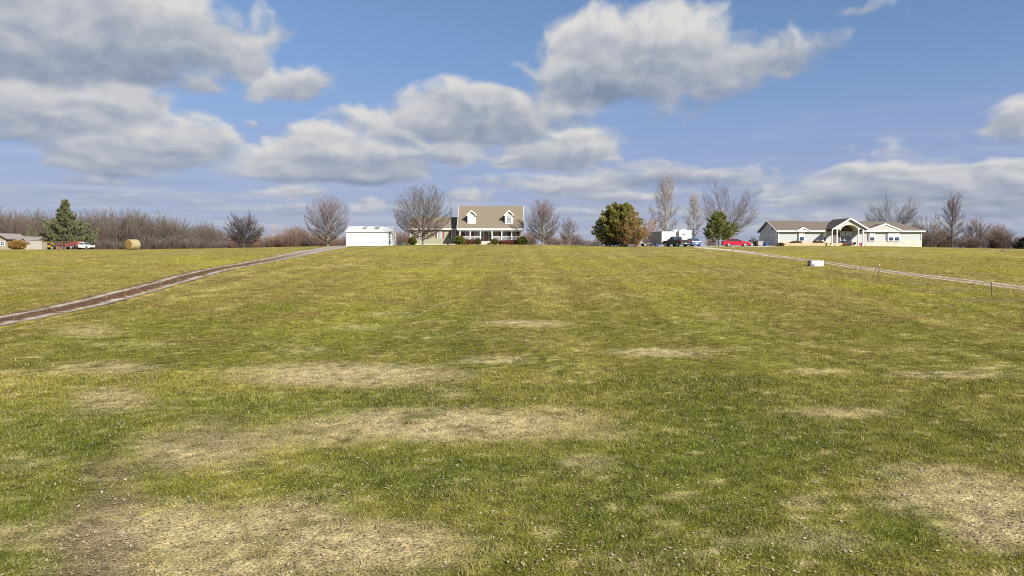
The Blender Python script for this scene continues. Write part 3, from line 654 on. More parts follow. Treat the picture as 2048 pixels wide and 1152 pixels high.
for (a0, a1, gl) in ((838.5, 847, 'dark_glass'), (875, 884.5, 'blind_glass'), (902.5, 912, 'mid_glass')):
    w0, w1 = ((a0 - 1024) / PX * kx - c0.x), ((a1 - 1024) / PX * kx - c0.x)
    window(house, (w0 + w1) / 2, 1.25, YG, w1 - w0 - .18, 1.35, 3 if gl != 'mid_glass' else 2, 4, gl if gl != 'blind_glass' else 'mid_glass', shade=.0 if gl != 'blind_glass' else .0)
    for s_ in (w0 - .22, w1 + .22):
        if s_ < wx1 - .25: shutter(house, s_, 1.15, YG, .28, 1.55)

# ------------------------------------------------------------------ white metal shed
c1 = at(739, 118); PS = 1409 / 118.0
shed = thing('metal_shed', 'long white metal shed at the end of the gravel driveway', 'shed', (c1.x, 118, c1.z))
def sx(px): return (px - 739) / PS
s0, s1 = sx(693), sx(784.2)
MB().prism([(0, -.9), (0, 2.38), (2.1, 3.05), (4.2, 2.38), (4.2, -.9)], 'x', s0, s1).obj('wall', 'ribbed_white', shed)
r_ = gable_x(shed, s0 - .08, s1 + .08, -.15, 4.35, 2.43, 3.24, 'ribbed_white', .07)
sl_ = (3.24 - 2.43) / 2.25
for p0 in (721, 745.5):
    x0 = sx(p0); y0, y1 = .55, 1.9
    mb = MB(); pts = [(x0 - .02, y0, 2.43 + sl_ * (y0 + .15) + .012), (x0 + .78, y0, 2.43 + sl_ * (y0 + .15) + .012), (x0 + .95, y1, 2.43 + sl_ * (y1 + .15) + .012), (x0 + .15, y1, 2.43 + sl_ * (y1 + .15) + .012)]
    mb.hull([(x, y, z - .02) for x, y, z in pts], [(x, y, z + .02) for x, y, z in pts]); mb.obj('roof_panel', pmat('fibre_panel', (.21, .195, .16), .5, .15) if 'fibre_panel' not in MATS else 'fibre_panel', shed)
MB().box(s0 - .1, s1 + .1, -.23, -.153, 2.27, 2.42).obj('gutter', pmat('zinc', (.55, .55, .56), .4, .1, metal=.3), shed)
mb = MB(); mb.box(sx(777.2), sx(781.5), -.04, -.003, -.2, 2.22); dd = mb.obj('door', pmat('door_grey', (.42, .43, .44), .5, .1), shed)
for z0 in (.25, .75, 1.25, 1.7): MB().box(sx(777.8), sx(780.9), -.055, -.041, z0, z0 + .34).obj('pane', 'dark_glass', dd)
MB().box(s1 - .12, s1 + .015, -.02, .1, -.3, 2.3).obj('corner_board', 'white_trim', shed)
MB().tube((s1 - .05, .4, 2.6), (s1 - .05, .4, 3.7), .03, .03, 6).obj('vent_pipe', 'zinc', shed)

# ------------------------------------------------------------------ the long grey ranch house
c2 = at(1700, 128); PR = 1409 / 128.0
ranch = thing('ranch_house', 'long low grey house with arched entry gable and cream stone base', 'house', (c2.x, 128, c2.z))
def rx_(px): return (px - 1700) / PR
g0, g1, h1 = rx_(1556), rx_(1645), rx_(1842)
ZE = 2.72; YD = 9.4
MB().box(g0, h1, 0, YD, .95, ZE).obj('wall', 'grey_siding', ranch)
MB().box(g0 - .0, h1 + .03, -.07, YD - .01, -1.4, .948).obj('stone_base', 'stone_veneer', ranch)
# garage gable end (facing left) and its doors
MB().prism([(0, ZE), (YD/2, 4.6), (YD, ZE)], 'x', g0 + .001, g0 + .2).obj('gable_wall', 'garage_siding', ranch)
MB().box(g0 - .03, g0 - .001, -.04, YD, -.9, ZE).obj('end_wall', 'garage_siding', ranch)
for (y0, y1) in ((.7, 4.3), (5.0, 8.6)):
    gd = MB().box(g0 - .06, g0 - .032, y0, y1, -.6, 2.02).obj('garage_door', 'door_panels', ranch)
    mb = MB(); mb.box(g0 - .08, g0 - .031, y0 - .15, y0, -.6, 2.17); mb.box(g0 - .08, g0 - .031, y1, y1 + .15, -.6, 2.17); mb.box(g0 - .08, g0 - .031, y0, y1, 2.02, 2.17); mb.obj('door_frame', 'white_trim', gd)
# roofs
OV = .45; ZG = 4.72; ZH = 4.55
def poly_roof(faces, mat, t=.14, name='roof'):
    mb = MB()
    for f in faces: mb.hull([(x, y, z - t) for x, y, z in f], f)
    return mb.obj(name, mat, ranch)
gr = rx_(1627)
poly_roof([[(g0 - OV, -OV, ZE), (rx_(1650), -OV, ZE), (gr, YD/2, ZG), (g0 - OV, YD/2, ZG)],
           [(g0 - OV, YD/2, ZG), (gr, YD/2, ZG), (rx_(1650), YD + OV, ZE), (g0 - OV, YD + OV, ZE)],
           ], 'brown_shingles')
poly_roof([[(rx_(1626), -OV + .05, ZE - .03), (h1 + OV, -OV + .05, ZE - .03), (rx_(1817), YD/2, ZH), (rx_(1626), YD/2, ZH)],
           [(rx_(1626), YD/2, ZH), (rx_(1817), YD/2, ZH), (h1 + OV, YD + OV, ZE - .03), (rx_(1626), YD + OV, ZE - .03)],
           [(h1 + OV, -OV + .05, ZE - .035), (h1 + OV, YD + OV, ZE - .035), (rx_(1817), YD/2, ZH - .005)]], 'brown_shingles')
MB().box(g0 - OV - .02, rx_(1650), -OV - .06, -OV - .002, ZE - .20, ZE + .01).obj('gutter', 'white_trim', ranch)
MB().box(rx_(1723), h1 + OV, -OV - .02, -OV + .045, ZE - .23, ZE - .02).obj('gutter', 'white_trim', ranch)
MB().box(g0 - OV, h1 + OV - .03, -OV + .05, -.002, ZE - .25, ZE - .17).obj('soffit', 'soffit', ranch)
mb = MB(); mb.prism([(-OV, ZE + .03), (YD/2, ZG + .03), (YD + OV, ZE + .03), (YD + OV, ZE - .2), (YD/2, ZG - .2), (-OV, ZE - .2)], 'x', g0 - OV - .05, g0 - OV - .002); mb.obj('rake_board', 'white_trim', ranch)
for px in (1556.4, 1646): MB().box(rx_(px) - .05, rx_(px) + .07, -.12, -.072, -.3, ZE - .2).obj('downspout', 'white_trim', ranch)
MB().box(h1 - .10, h1 + .02, -.09, -.071, -.4, ZE - .2).obj('corner_board', 'white_trim', ranch)
# entry gable with the arch, standing forward
pc = rx_(1686.5); pL, pR = rx_(1651), rx_(1724); PY = -2.2; pz = 4.88
ang = [math.pi * k / 16 for k in range(17)]
ar = rx_(1703.5) - pc; az0 = 2.62; arz = 1.05
gz = ZE + .14
front = [(pL + .35, gz + .05), (rx_(1667) , gz + .05)] + [(pc - ar * math.cos(t), az0 + arz * math.sin(t)) for t in ang] + [(rx_(1707), gz + .05), (pR - .35, gz + .05), (pc, pz - .18)]
MB().prism(front, 'y', PY, PY + .18).obj('entry_gable', pmat('entry_stucco', (.40, .39, .35), .8, .04), ranch)
MB().prism([(pc - ar*math.cos(t), az0 + arz*math.sin(t)) for t in ang] + [(pc + (ar + .02)*math.cos(t), az0 + .01 + (arz + .08)*math.sin(t)) for t in ang], 'y', PY + .185, -.004).obj('entry_vault', 'soffit', ranch)
for sg in (-1, 1):
    xe = pL if sg < 0 else pR
    mb = MB(); mb.hull([(xe, PY - .3, gz - .06), (pc, PY - .3, pz - .1), (pc, YD/2, pz - .1), (xe, 1.2, gz - .06)], [(xe, PY - .3, gz + .06), (pc, PY - .3, pz + .02), (pc, YD/2, pz + .02), (xe, 1.2, gz + .06)]); mb.obj('entry_roof', 'brown_shingles', ranch)
    mb = MB(); mb.prism([(xe, gz - .14), (xe, gz + .09), (pc, pz + .05), (pc, pz - .22)], 'y', PY - .36, PY - .302); mb.obj('rake_board', 'white_trim', ranch)
for px in (1653, 1662.6, 1704.6, 1713.6):
    x = rx_(px); mb = MB(); mb.tube((x, PY + .1, .12), (x, PY + .1, gz + .04), .12, .105, 12); mb.box(x - .16, x + .16, PY - .06, PY + .26, -.2, .12); mb.box(x - .15, x + .15, PY - .05, PY + .25, gz - .1, gz + .045)
    mb.obj('column', 'white_trim', ranch)
MB().box(rx_(1649), rx_(1717), PY - .5, -.073, -1.2, -.2).obj('entry_floor', 'concrete', ranch)
# wall under the entry: dark stone, door, tall windows over dark blue panels painted as shadow
MB().box(rx_(1664.5), rx_(1703), -.12, -.075, -.19, az0 + .75).obj('entry_wall', 'dark_stone', ranch)
dd = MB().box(rx_(1664.8), rx_(1670), -.17, -.121, -.19, 2.0).obj('door', pmat('door_brown', (.14, .09, .07), .5, .2), ranch)
MB().tube((rx_(1669.4), -.171, .9), (rx_(1669.4), -.23, .9), .03).obj('handle', 'zinc', dd)
pmat('painted_shadow', (.025, .045, .11), .5, .1)  # dark blue colour stands in for the shadow low on the windows
for (a0, a1) in ((1679.2, 1688.5), (1690.5, 1702)):
    o = window(ranch, rx_((a0 + a1) / 2), 1.0, -.125, rx_(a1) - rx_(a0) - .1, 1.55, 1, 1, 'mid_glass', False, .5, 'blind_glass', .07)
    MB().box(rx_(a0), rx_(a1), -.16, -.13, .25, .90).obj('painted_shadow', 'painted_shadow', ranch)
# windows
def rwin(a0, a1, b0, b1, sh=.55):
    z0 = (487.5 - b1) / PR; z1 = (487.5 - b0) / PR
    return window(ranch, rx_((a0 + a1) / 2), z0, -.075, rx_(a1) - rx_(a0), z1 - z0, 1, 2, 'dark_glass', True, sh, 'white_metal', .085)
rwin(1598.5, 1607.2, 461, 477.5)
rwin(1738.8, 1747.6, 462.5, 477.5); rwin(1776, 1785, 462.5, 477.5); rwin(1788, 1797, 462.5, 477.5); rwin(1647.3, 1651.3, 461, 479)
for (a0, a1) in ((1595, 1596.6), (1734.6, 1736.8), (1771.5, 1774)):
    MB().box(rx_(a0), rx_(a1), -.115, -.073, .75, 2.45).obj('window_side_board', 'grey_trim', ranch)
for (a0, a1) in ((1736.9, 1749.2), (1774, 1799)): MB().box(rx_(a0), rx_(a1), -.13, -.073, .70, .74).obj('window_sill', 'grey_trim', ranch)
# small false gables on the front roof slope
for (p0, pk, p1, zz) in ((1727, 1767, 1801, 1.28), (1590.5, 1603, 1616.5, .62)):
    xa, xb, xm = rx_(p0), rx_(p1), rx_(pk); zb = ZE - .04; yf = -OV - .08; zt = zb + zz; yback = (zt - ZE) / ((ZG - ZE) / (YD/2 + OV)) - OV + .3
    MB().prism([(xa + .35, zb + .03), (xb - .35, zb + .03), (xm, zt - .12)], 'y', yf + .06, yf + .2).obj('false_gable', 'entry_stucco', ranch)
    for (xe) in (xa, xb):
        mb = MB(); mb.hull([(xe, yf, zb - .06), (xm, yf, zt - .08), (xm, yback, zt - .08), (xe, yf + .5, zb - .06)], [(xe, yf, zb + .05), (xm, yf, zt + .03), (xm, yback, zt + .03), (xe, yf + .5, zb + .05)]); mb.obj('gable_roof', 'brown_shingles', ranch)
        mb = MB(); mb.prism([(xe, zb - .10), (xe, zb + .08), (xm, zt + .06), (xm, zt - .16)], 'y', yf - .06, yf - .002); mb.obj('rake_board', 'white_trim', ranch)
MB().box(rx_(1726), rx_(1732.5), -.10, -.072, -.3, 2.2).obj('utility_door', pmat('door_taupe', (.36, .34, .31), .6, .05), ranch)
for (p, zz) in ((1546.2, 2.9),):
    pass
MB().box(g0 - .2, g0 - .035, 2.6, 2.9, 3.0, 3.4).obj('wall_lantern', 'grey_trim', ranch)
MB().box(rx_(1812), rx_(1840), -.35, -.1, -1.0, -.26).obj('cellar_curb', 'white_trim', ranch)
MB().box(rx_(1763), rx_(1785), -.5, -.1, -1.0, -.20).obj('cellar_curb', 'white_trim', ranch)
# low stone retaining wall along the front bed
rwall = thing('retaining_wall', 'low yellowish stone retaining wall along the front of the grey house', 'wall', (c2.x, 126.6, H(rx_(1620) + c2.x, 126.6)))
pmat('ledge_stone', (.44, .36, .19), .9, .25, 6, bump=.5)
rng = np.random.RandomState(4)
x = rx_(1562); first = None
proto_stones = [MB().box(0, w, 0, .3, 0, .17).obj('stone', 'ledge_stone', rwall, bevel=.02) for w in (.42, .55, .68)]
used = [False] * 3
for row in range(3):
    x = rx_(1562) + row * .15
    while x < rx_(1681):
        k = rng.randint(0, 3); w = (.42, .55, .68)[k]
        if used[k]: o = proto_stones[k].copy(); COL.objects.link(o); o.parent = rwall
        else: o = proto_stones[k]; used[k] = True
        wx = c2.x + x
        o.location = (x, rng.uniform(-.03, .03), H(wx, 126.6) - H(rx_(1620) + c2.x, 126.6) + .175 * row - .04); x += w + .015

# ------------------------------------------------------------------ weathered buildings at the far left
c3 = at(20, 165); PL = 1409 / 165.0
def lx(px): return (px - 1024) / PL - c3.x
oldh = thing('farm_cottage', 'low weathered cottage with cream gable and grey roof at the left edge', 'house', (c3.x, 165, c3.z))
MB().prism([(lx(-30), -.5), (lx(14), -.5), (lx(14), 2.6), (lx(1), 3.5), (lx(-30), 2.4)], 'y', 0, 6).obj('wall', pmat('faded_cream', (.27, .235, .16), .8, .15), oldh)
for (xa, za, xb, zb) in ((lx(0), 3.78, lx(20), 2.55), (lx(-36), 2.2, lx(0), 3.78)):
    mb = MB(); mb.hull([(xa, -.5, za - .2), (xb, -.5, zb - .2), (xb, 7, zb - .2), (xa, 7, za - .2)], [(xa, -.5, za), (xb, -.5, zb), (xb, 7, zb), (xa, 7, za)]); mb.obj('roof', 'old_shingles', oldh)
MB().box(lx(12), lx(62), 1.5, 6, -.5, 1.74).obj('wall', 'grey_boards', oldh)
mb = MB(); mb.hull([(lx(10), .9, 1.62), (lx(64), .9, 1.5), (lx(60), 5, 2.9), (lx(14), 5, 3.0)], [(lx(10), .9, 1.75), (lx(64), .9, 1.63), (lx(60), 5, 3.03), (lx(14), 5, 3.13)]); mb.obj('roof', 'old_shingles', oldh)
window(oldh, lx(7), .9, -.005, .8, .9, 2, 2, 'dark_glass')
MB().prism([(lx(49), -.4), (lx(64), -.4), (lx(64), 1.5), (lx(56.5), 2.4), (lx(49), 1.5)], 'y', -1.2, .8).obj('porch_wall', pmat('pale_boards', (.36, .33, .27), .8, .15), oldh)
for (xa, za, xb, zb) in ((lx(56.5), 2.62, lx(67), 1.6), (lx(46), 1.55, lx(56.5), 2.62)):
    mb = MB(); mb.hull([(xa, -1.5, za - .14), (xb, -1.5, zb - .14), (xb, 1.6, zb - .14), (xa, 1.6, za - .14)], [(xa, -1.5, za), (xb, -1.5, zb), (xb, 1.6, zb), (xa, 1.6, za)]); mb.obj('porch_roof', 'old_shingles', oldh)
MB().box(lx(52), lx(57), -1.24, -1.202, -.3, 1.35).obj('door', pmat('door_rust', (.20, .10, .05), .7, .2), oldh)
c4 = at(67, 158); hut = thing('board_hut', 'pale wooden board hut at the right end of the cottage', 'shed', (c4.x, 158, c4.z))
bw = .24
hb = MB().box(0, bw - .02, 0, .04, -.3, 1.95).obj('board', 'pale_boards', hut); hb.location.x = -.85
for k in range(1, 7):
    o = hb.copy(); COL.objects.link(o); o.parent = hut; o.location = (-.85 + k * bw, .01 * (k % 2), .04 * (k % 3) - .04)
MB().box(-.84, .82, .06, 1.6, -.3, 1.85).obj('wall', 'pale_boards', hut)
MB().box(-.95, .95, -.1, 1.7, 1.96, 2.05).obj('roof', 'old_shingles', hut)

# ------------------------------------------------------------------ trees: every limb a curve, every twig a tapered tube
def _bez(P0, P1, P2, t): return (1-t)**2 * P0 + 2*t*(1-t) * P1 + t*t * P2
def _tan(P0, P1, P2, t):
    d = 2*(1-t)*(P1-P0) + 2*t*(P2-P1); return d / (np.linalg.norm(d, axis=-1, keepdims=True) + 1e-9)
def tubes(P0, P1, P2, ra, rb, nseg, ns, rng):
    n = len(P0)
    if n == 0: return np.zeros((0, 3)), np.zeros((0, 4), int)
    ts = np.linspace(0, 1, nseg + 1)[None, :, None]
    pts = _bez(P0[:, None], P1[:, None], P2[:, None], ts); tg = _tan(P0[:, None], P1[:, None], P2[:, None], ts)
    ref = np.where(np.abs(tg[..., 2:3]) < .9, np.array([0, 0, 1.]), np.array([1., 0, 0]))
    a = np.cross(tg, ref); a /= np.linalg.norm(a, axis=-1, keepdims=True) + 1e-9; b = np.cross(tg, a)
    rad = (ra[:, None] + (rb - ra)[:, None] * np.linspace(0, 1, nseg + 1)[None])[..., None, None]
    ph = np.linspace(0, 2*np.pi, ns, endpoint=False)
    ring = pts[:, :, None] + rad * (a[:, :, None] * np.cos(ph)[None, None, :, None] + b[:, :, None] * np.sin(ph)[None, None, :, None])
    V = ring.reshape(-1, 3); base = (np.arange(n) * (nseg+1) * ns)[:, None, None, None] + (np.arange(nseg) * ns)[None, :, None, None]
    k = np.arange(ns)[None, None, :, None]; k2 = (k + 1) % ns
    F = np.concatenate([base + k, base + k2, base + ns + k2, base + ns + k], -1).reshape(-1, 4)
    return V, F
def cones(P0, P1, P2, r, rng):
    n = len(P0); d = P2 - P0; ref = rng.normal(size=d.shape); a = np.cross(d, ref); a /= np.linalg.norm(a, axis=1, keepdims=True) + 1e-9
    b = np.cross(d, a); b /= np.linalg.norm(b, axis=1, keepdims=True) + 1e-9; r = r[:, None]
    V = np.stack([P0 + a * r, P0 - .5 * a * r + .87 * b * r, P0 - .5 * a * r - .87 * b * r, P2], 1).reshape(-1, 3)
    k = np.arange(n)[:, None] * 4
    return V, np.concatenate([k + np.array([[0, 1, 3]]), k + np.array([[1, 2, 3]]), k + np.array([[2, 0, 3]])])
class Acc:
    def __init__(s): s.V = []; s.F = []; s.C = []; s.n = 0
    def add(s, V, F, C):
        if len(V) == 0: return
        s.V.append(V); s.F.append(F + s.n); s.C.append(np.broadcast_to(C, (len(V), 3))); s.n += len(V)
    def obj(s, name, mat, parent):
        q = [f for f in s.F if f.shape[1] == 4]; t = [f for f in s.F if f.shape[1] == 3]
        Fs = ([np.concatenate(q)] if q else []) + ([np.concatenate(t)] if t else [])
        return mesh_np(name, np.concatenate(s.V), Fs, mat, parent, np.concatenate(s.C))
def clipped(B, Ht, Rw, clear, on):
    if not on: return B
    c = np.array([0, 0, Ht * (clear + 1) / 2]); ax = np.array([Rw, Rw, Ht * (1 - clear) / 2 * 1.02]); out = [B[0]]
    for P in B[1:]:
        v = (P - c) / ax; r = np.linalg.norm(v, axis=1, keepdims=True); f = np.where(r > 1, (1 + .22 * (r - 1)) / np.maximum(r, 1e-6), 1); out.append(c + v * f * ax)
    return tuple(out)
def kids(P, n, tlo, thi, out, up, lf, rng, tipbias=0.0):
    """n children per parent curve -> child curves"""
    P0, P1, P2 = [np.repeat(p, n, 0) for p in P]; m = len(P0)
    t = tlo + (thi - tlo) * ((np.tile(np.arange(n), m // n) + rng.rand(m)) / n) ** (1 - tipbias); t = np.clip(t, 0, 1)[:, None]
    s = _bez(P0, P1, P2, t); tg = _tan(P0, P1, P2, t)
    r = rng.normal(size=(m, 3)); r -= (r * tg).sum(-1, keepdims=True) * tg; r /= np.linalg.norm(r, axis=-1, keepdims=True) + 1e-9
    d = tg + out * r * (.6 + .8 * rng.rand(m, 1)) + np.array([0, 0, up]); d /= np.linalg.norm(d, axis=-1, keepdims=True)
    L = np.linalg.norm(P2 - P0, axis=-1, keepdims=True) * lf * (.55 + .9 * rng.rand(m, 1)) * (1.15 - .6 * t)
    e = s + d * L; c = s + d * L * .5 + r * L * .08 - np.array([0, 0, .04]) * L
    return (s, c, e), t[:, 0]
vmat('bark_twigs', .85, 0, .15); vmat('bark', .9, 0, .15)
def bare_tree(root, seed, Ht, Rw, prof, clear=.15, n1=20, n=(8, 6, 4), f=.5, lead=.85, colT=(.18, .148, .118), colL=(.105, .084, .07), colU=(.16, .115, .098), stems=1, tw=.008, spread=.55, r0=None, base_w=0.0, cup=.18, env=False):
    rng = np.random.RandomState(seed); r0 = r0 or Ht * .017
    tr = Acc(); cr = Acc(); colT, colL, colU = map(np.array, (colT, colL, colU))
    L1 = [[], [], []]; R1 = []
    for si in range(stems):
        a = rng.uniform(0, 6.28) + si * 6.28 / stems; off = np.array([math.cos(a), math.sin(a), 0]) * base_w
        tip = np.array([math.cos(a), math.sin(a), 0]) * Rw * (.35 if stems > 1 else .06) + np.array([0, 0, Ht * lead])
        mid = off * 1.5 + np.array([rng.normal(0, .02) * Ht, rng.normal(0, .02) * Ht, Ht * lead * .5])
        T = [off[None], mid[None], tip[None]]; T[0] = T[0] - np.array([0, 0, .25])
        V, F = tubes(*T, np.array([r0 / stems ** .5]), np.array([r0 * .16]), 8, 7, rng); tr.add(V, F, colT)
        V, F = tubes(T[0], T[0] + np.array([0, 0, .3]), T[0] + np.array([0, 0, .6]), np.array([r0 * 1.5 / stems ** .5]), np.array([r0 * .98 / stems ** .5]), 2, 7, rng); tr.add(V, F, colT)
        m = n1 // stems
        s = (np.arange(m) + rng.rand(m)) / m; ht = Ht * (clear + (1 - clear) * s); az = np.arange(m) * 2.4 + rng.rand(m) * .9
        rad = Rw * np.interp(s, np.linspace(0, 1, len(prof)), prof) * (.78 + .3 * rng.rand(m))
        hs = Ht * clear * .75 + (ht - Ht * clear) * f; tt = np.clip(hs / (Ht * lead), .05, .97)[:, None]
        st = _bez(T[0], T[1], T[2], tt); en = np.stack([np.cos(az) * rad, np.sin(az) * rad, ht], 1)
        if stems > 1: en[:, :2] += tip[None, :2] * s[:, None] * .8
        ct = st + (en - st) * np.array([spread, spread, .38]) + np.array([0, 0, -.02 * Ht]); ct += rng.normal(0, .03, ct.shape) * Ht * .5
        L1[0].append(st); L1[1].append(ct); L1[2].append(en); R1.append(r0 / stems ** .5 * (.42 - .26 * s))
    B1 = tuple(np.concatenate(v) for v in L1); R1 = np.concatenate(R1)
    V, F = tubes(*B1, R1, R1 * .22 + tw, 5, 5, rng); tr.add(V, F, colT)
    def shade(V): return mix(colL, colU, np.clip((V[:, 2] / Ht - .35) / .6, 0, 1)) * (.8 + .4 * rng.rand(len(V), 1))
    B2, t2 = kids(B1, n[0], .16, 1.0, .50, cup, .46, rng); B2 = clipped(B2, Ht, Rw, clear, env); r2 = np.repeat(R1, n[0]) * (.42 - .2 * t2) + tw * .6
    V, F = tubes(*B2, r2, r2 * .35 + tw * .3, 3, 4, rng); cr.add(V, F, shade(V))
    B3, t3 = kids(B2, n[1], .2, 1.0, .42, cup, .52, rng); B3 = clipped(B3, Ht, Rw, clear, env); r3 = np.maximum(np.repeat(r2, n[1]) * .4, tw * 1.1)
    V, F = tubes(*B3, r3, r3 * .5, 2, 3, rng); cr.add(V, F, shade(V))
    B4, t4 = kids(B3, n[2], .15, 1.0, .42, cup, .75, rng)
    V, F = cones(*B4, np.full(len(t4), tw), rng); cr.add(V, F, shade(V))
    tr.obj('trunk', MATS['bark'], root); cr.obj('crown', MATS['bark_twigs'], root)
    return B2, B3
def needles(C, D, L, Wd, rng, k=3):
    """tufts: k crossing slim triangles per centre, pointing along D"""
    n = len(C); V = []; 
    for i in range(k):
        r = rng.normal(size=(n, 3)); d = D + .75 * r; d /= np.linalg.norm(d, axis=1, keepdims=True)
        s = np.cross(d, rng.normal(size=(n, 3))); s /= np.linalg.norm(s, axis=1, keepdims=True) + 1e-9
        l = (L * (.6 + .8 * rng.rand(n)))[:, None]; w = (Wd * (.6 + .8 * rng.rand(n)))[:, None]
        V.append(np.stack([C - s * w * .5, C + s * w * .5, C + d * l], 1))
    V = np.concatenate(V).reshape(-1, 3); return V, np.arange(len(V)).reshape(-1, 3)
vmat('needle_leaf', .65, .40, .3); vmat('dry_leaf', .8, .25, .2)
def conifer(root, seed, Ht, Rw, prof, n1=70, nb=9, nt=8, droop=.12, rise=.1, lf=.32, clear=.05, c1=(.050, .070, .026), c2=(.105, .115, .045), tl=.32, tw=.10, jag=.3):
    rng = np.random.RandomState(seed); tr = Acc(); cr = Acc(); r0 = Ht * .02
    T = [np.array([[0, 0, -.3]]), np.array([[.02*Ht, 0, Ht*.5]]), np.array([[0, 0, Ht * .97]])]
    V, F = tubes(*T, np.array([r0]), np.array([r0 * .1]), 8, 7, rng); tr.add(V, F, np.array([.10, .075, .055]))
    s = (np.arange(n1) + rng.rand(n1)) / n1; hs = Ht * (clear + (.97 - clear) * s); az = np.arange(n1) * 2.4 + rng.rand(n1)
    rad = Rw * np.interp(s, np.linspace(0, 1, len(prof)), prof) * (1 - jag + 1.4 * jag * rng.rand(n1))
    dx, dy = np.cos(az), np.sin(az)
    st = np.stack([0*s, 0*s, hs], 1); en = np.stack([dx*rad, dy*rad, hs + rise * rad], 1); ct = np.stack([dx*rad*.55, dy*rad*.55, hs - droop * rad], 1)
    V, F = tubes(st, ct, en, np.full(n1, r0*.22), np.full(n1, .012), 4, 4, rng); tr.add(V, F, np.array([.10, .075, .055]))
    B2, t2 = kids((st, ct, en), nb, .12, 1.02, .75, .0, lf, rng, .3)
    V, F = tubes(*B2, np.full(len(t2), .014), np.full(len(t2), .006), 1, 3, rng); cr.add(V, F, np.array([.09, .07, .05]))
    idx = np.repeat(np.arange(len(t2)), nt); tt = rng.rand(len(idx), 1); C = _bez(B2[0][idx], B2[1][idx], B2[2][idx], tt); D = _tan(B2[0][idx], B2[1][idx], B2[2][idx], tt)
    D = D + np.array([0, 0, .25]); V, F = needles(C, D, np.full(len(C), tl), np.full(len(C), tw), rng)
    g = np.clip(.5 + .5 * rng.normal(size=len(C)) * .7 + .35 * perlin(C[:, 0] * .9 + C[:, 1] * .5, C[:, 2] * .9, seed), 0, 1)
    col = mix(np.array(c1), np.array(c2), g); cr.add(V, F, np.repeat(np.tile(col, (3, 1)), 3, 0))
    tr.obj('trunk', MATS['bark'], root); cr.obj('crown', MATS['needle_leaf'], root)
def bush(root, seed, rx, ry, h, n, c1, c2, size=.09, mat='needle_leaf', lump=.25, stems=8, z0=.0, stem_col=(.09, .065, .045)):
    rng = np.random.RandomState(seed); d = rng.normal(size=(n, 3)); d /= np.linalg.norm(d, axis=1, keepdims=True)
    az = np.arctan2(d[:, 1], d[:, 0]); lmp = 1 + lump * perlin(az * 1.6 + 3, d[:, 2] * 2.4, seed) + lump * .6 * perlin(az * 4, d[:, 2] * 6, seed + 3)
    r = (.55 + .45 * rng.rand(n) ** .5) * lmp
    C = np.stack([d[:, 0]*rx*r, d[:, 1]*ry*r, h/2 + z0 + d[:, 2]*h/2*r], 1); C[:, 2] = np.abs(C[:, 2] - .02) + .02
    V, F = needles(C, d + np.array([0, 0, .35]), np.full(n, size * 1.6), np.full(n, size), rng, 2)
    col = mix(np.array(c1), np.array(c2), np.clip(.5 + .4 * rng.normal(size=n) + .4 * perlin(C[:, 0]*3, C[:, 2]*3, seed), 0, 1))
    cr = Acc(); cr.add(V, F, np.repeat(np.tile(col, (2, 1)), 3, 0)); cr.obj('foliage', MATS[mat], root)
    st = Acc(); a = rng.uniform(0, 6.28, stems); e = np.stack([np.cos(a)*rx*.6, np.sin(a)*ry*.6, np.full(stems, h*.75)], 1); s0 = np.stack([np.cos(a)*rx*.12, np.sin(a)*ry*.12, np.full(stems, -.1)], 1)
    V, F = tubes(s0, (s0+e)/2 + np.array([0, 0, .1*h]), e, np.full(stems, .025), np.full(stems, .008), 3, 4, rng); st.add(V, F, np.array(stem_col)); st.obj('stem', MATS['bark'], root)
def brush(root, seed, Rw, Ht, n=26, col=(.16, .09, .07), col2=(.24, .15, .11), n2=(7, 5)):
    """leafless shrub: many stems from the ground"""
    rng = np.random.RandomState(seed); a = rng.uniform(0, 6.28, n); q = rng.rand(n) ** .6
    s0 = np.stack([np.cos(a)*Rw*.3*q, np.sin(a)*Rw*.3*q, np.full(n, -.1)], 1); e = np.stack([np.cos(a)*Rw*q, np.sin(a)*Rw*q, Ht*(1 - .45*q*q)*(.75 + .3*rng.rand(n))], 1)
    c = s0*.6 + e*.4 + np.array([0, 0, Ht*.15]); st = Acc(); cr = Acc()
    V, F = tubes(s0, c, e, np.full(n, .028), np.full(n, .010), 3, 4, rng); st.add(V, F, np.array(col) * .8)
    B2, t = kids((s0, c, e), n2[0], .15, 1, .55, .2, .42, rng); V, F = tubes(*B2, np.full(len(t), .013), np.full(len(t), .008), 2, 3, rng); cr.add(V, F, mix(np.array(col), np.array(col2), np.clip(V[:, 2] / Ht, 0, 1)))
    B3, t = kids(B2, n2[1], .1, 1, .6, .2, .55, rng); V, F = tubes(*B3, np.full(len(t), .009), np.full(len(t), .005), 1, 3, rng); cr.add(V, F, mix(np.array(col), np.array(col2), np.clip(V[:, 2] / Ht, 0, 1)))
    st.obj('stem', MATS['bark'], root); cr.obj('twigs', MATS['bark_twigs'], root)

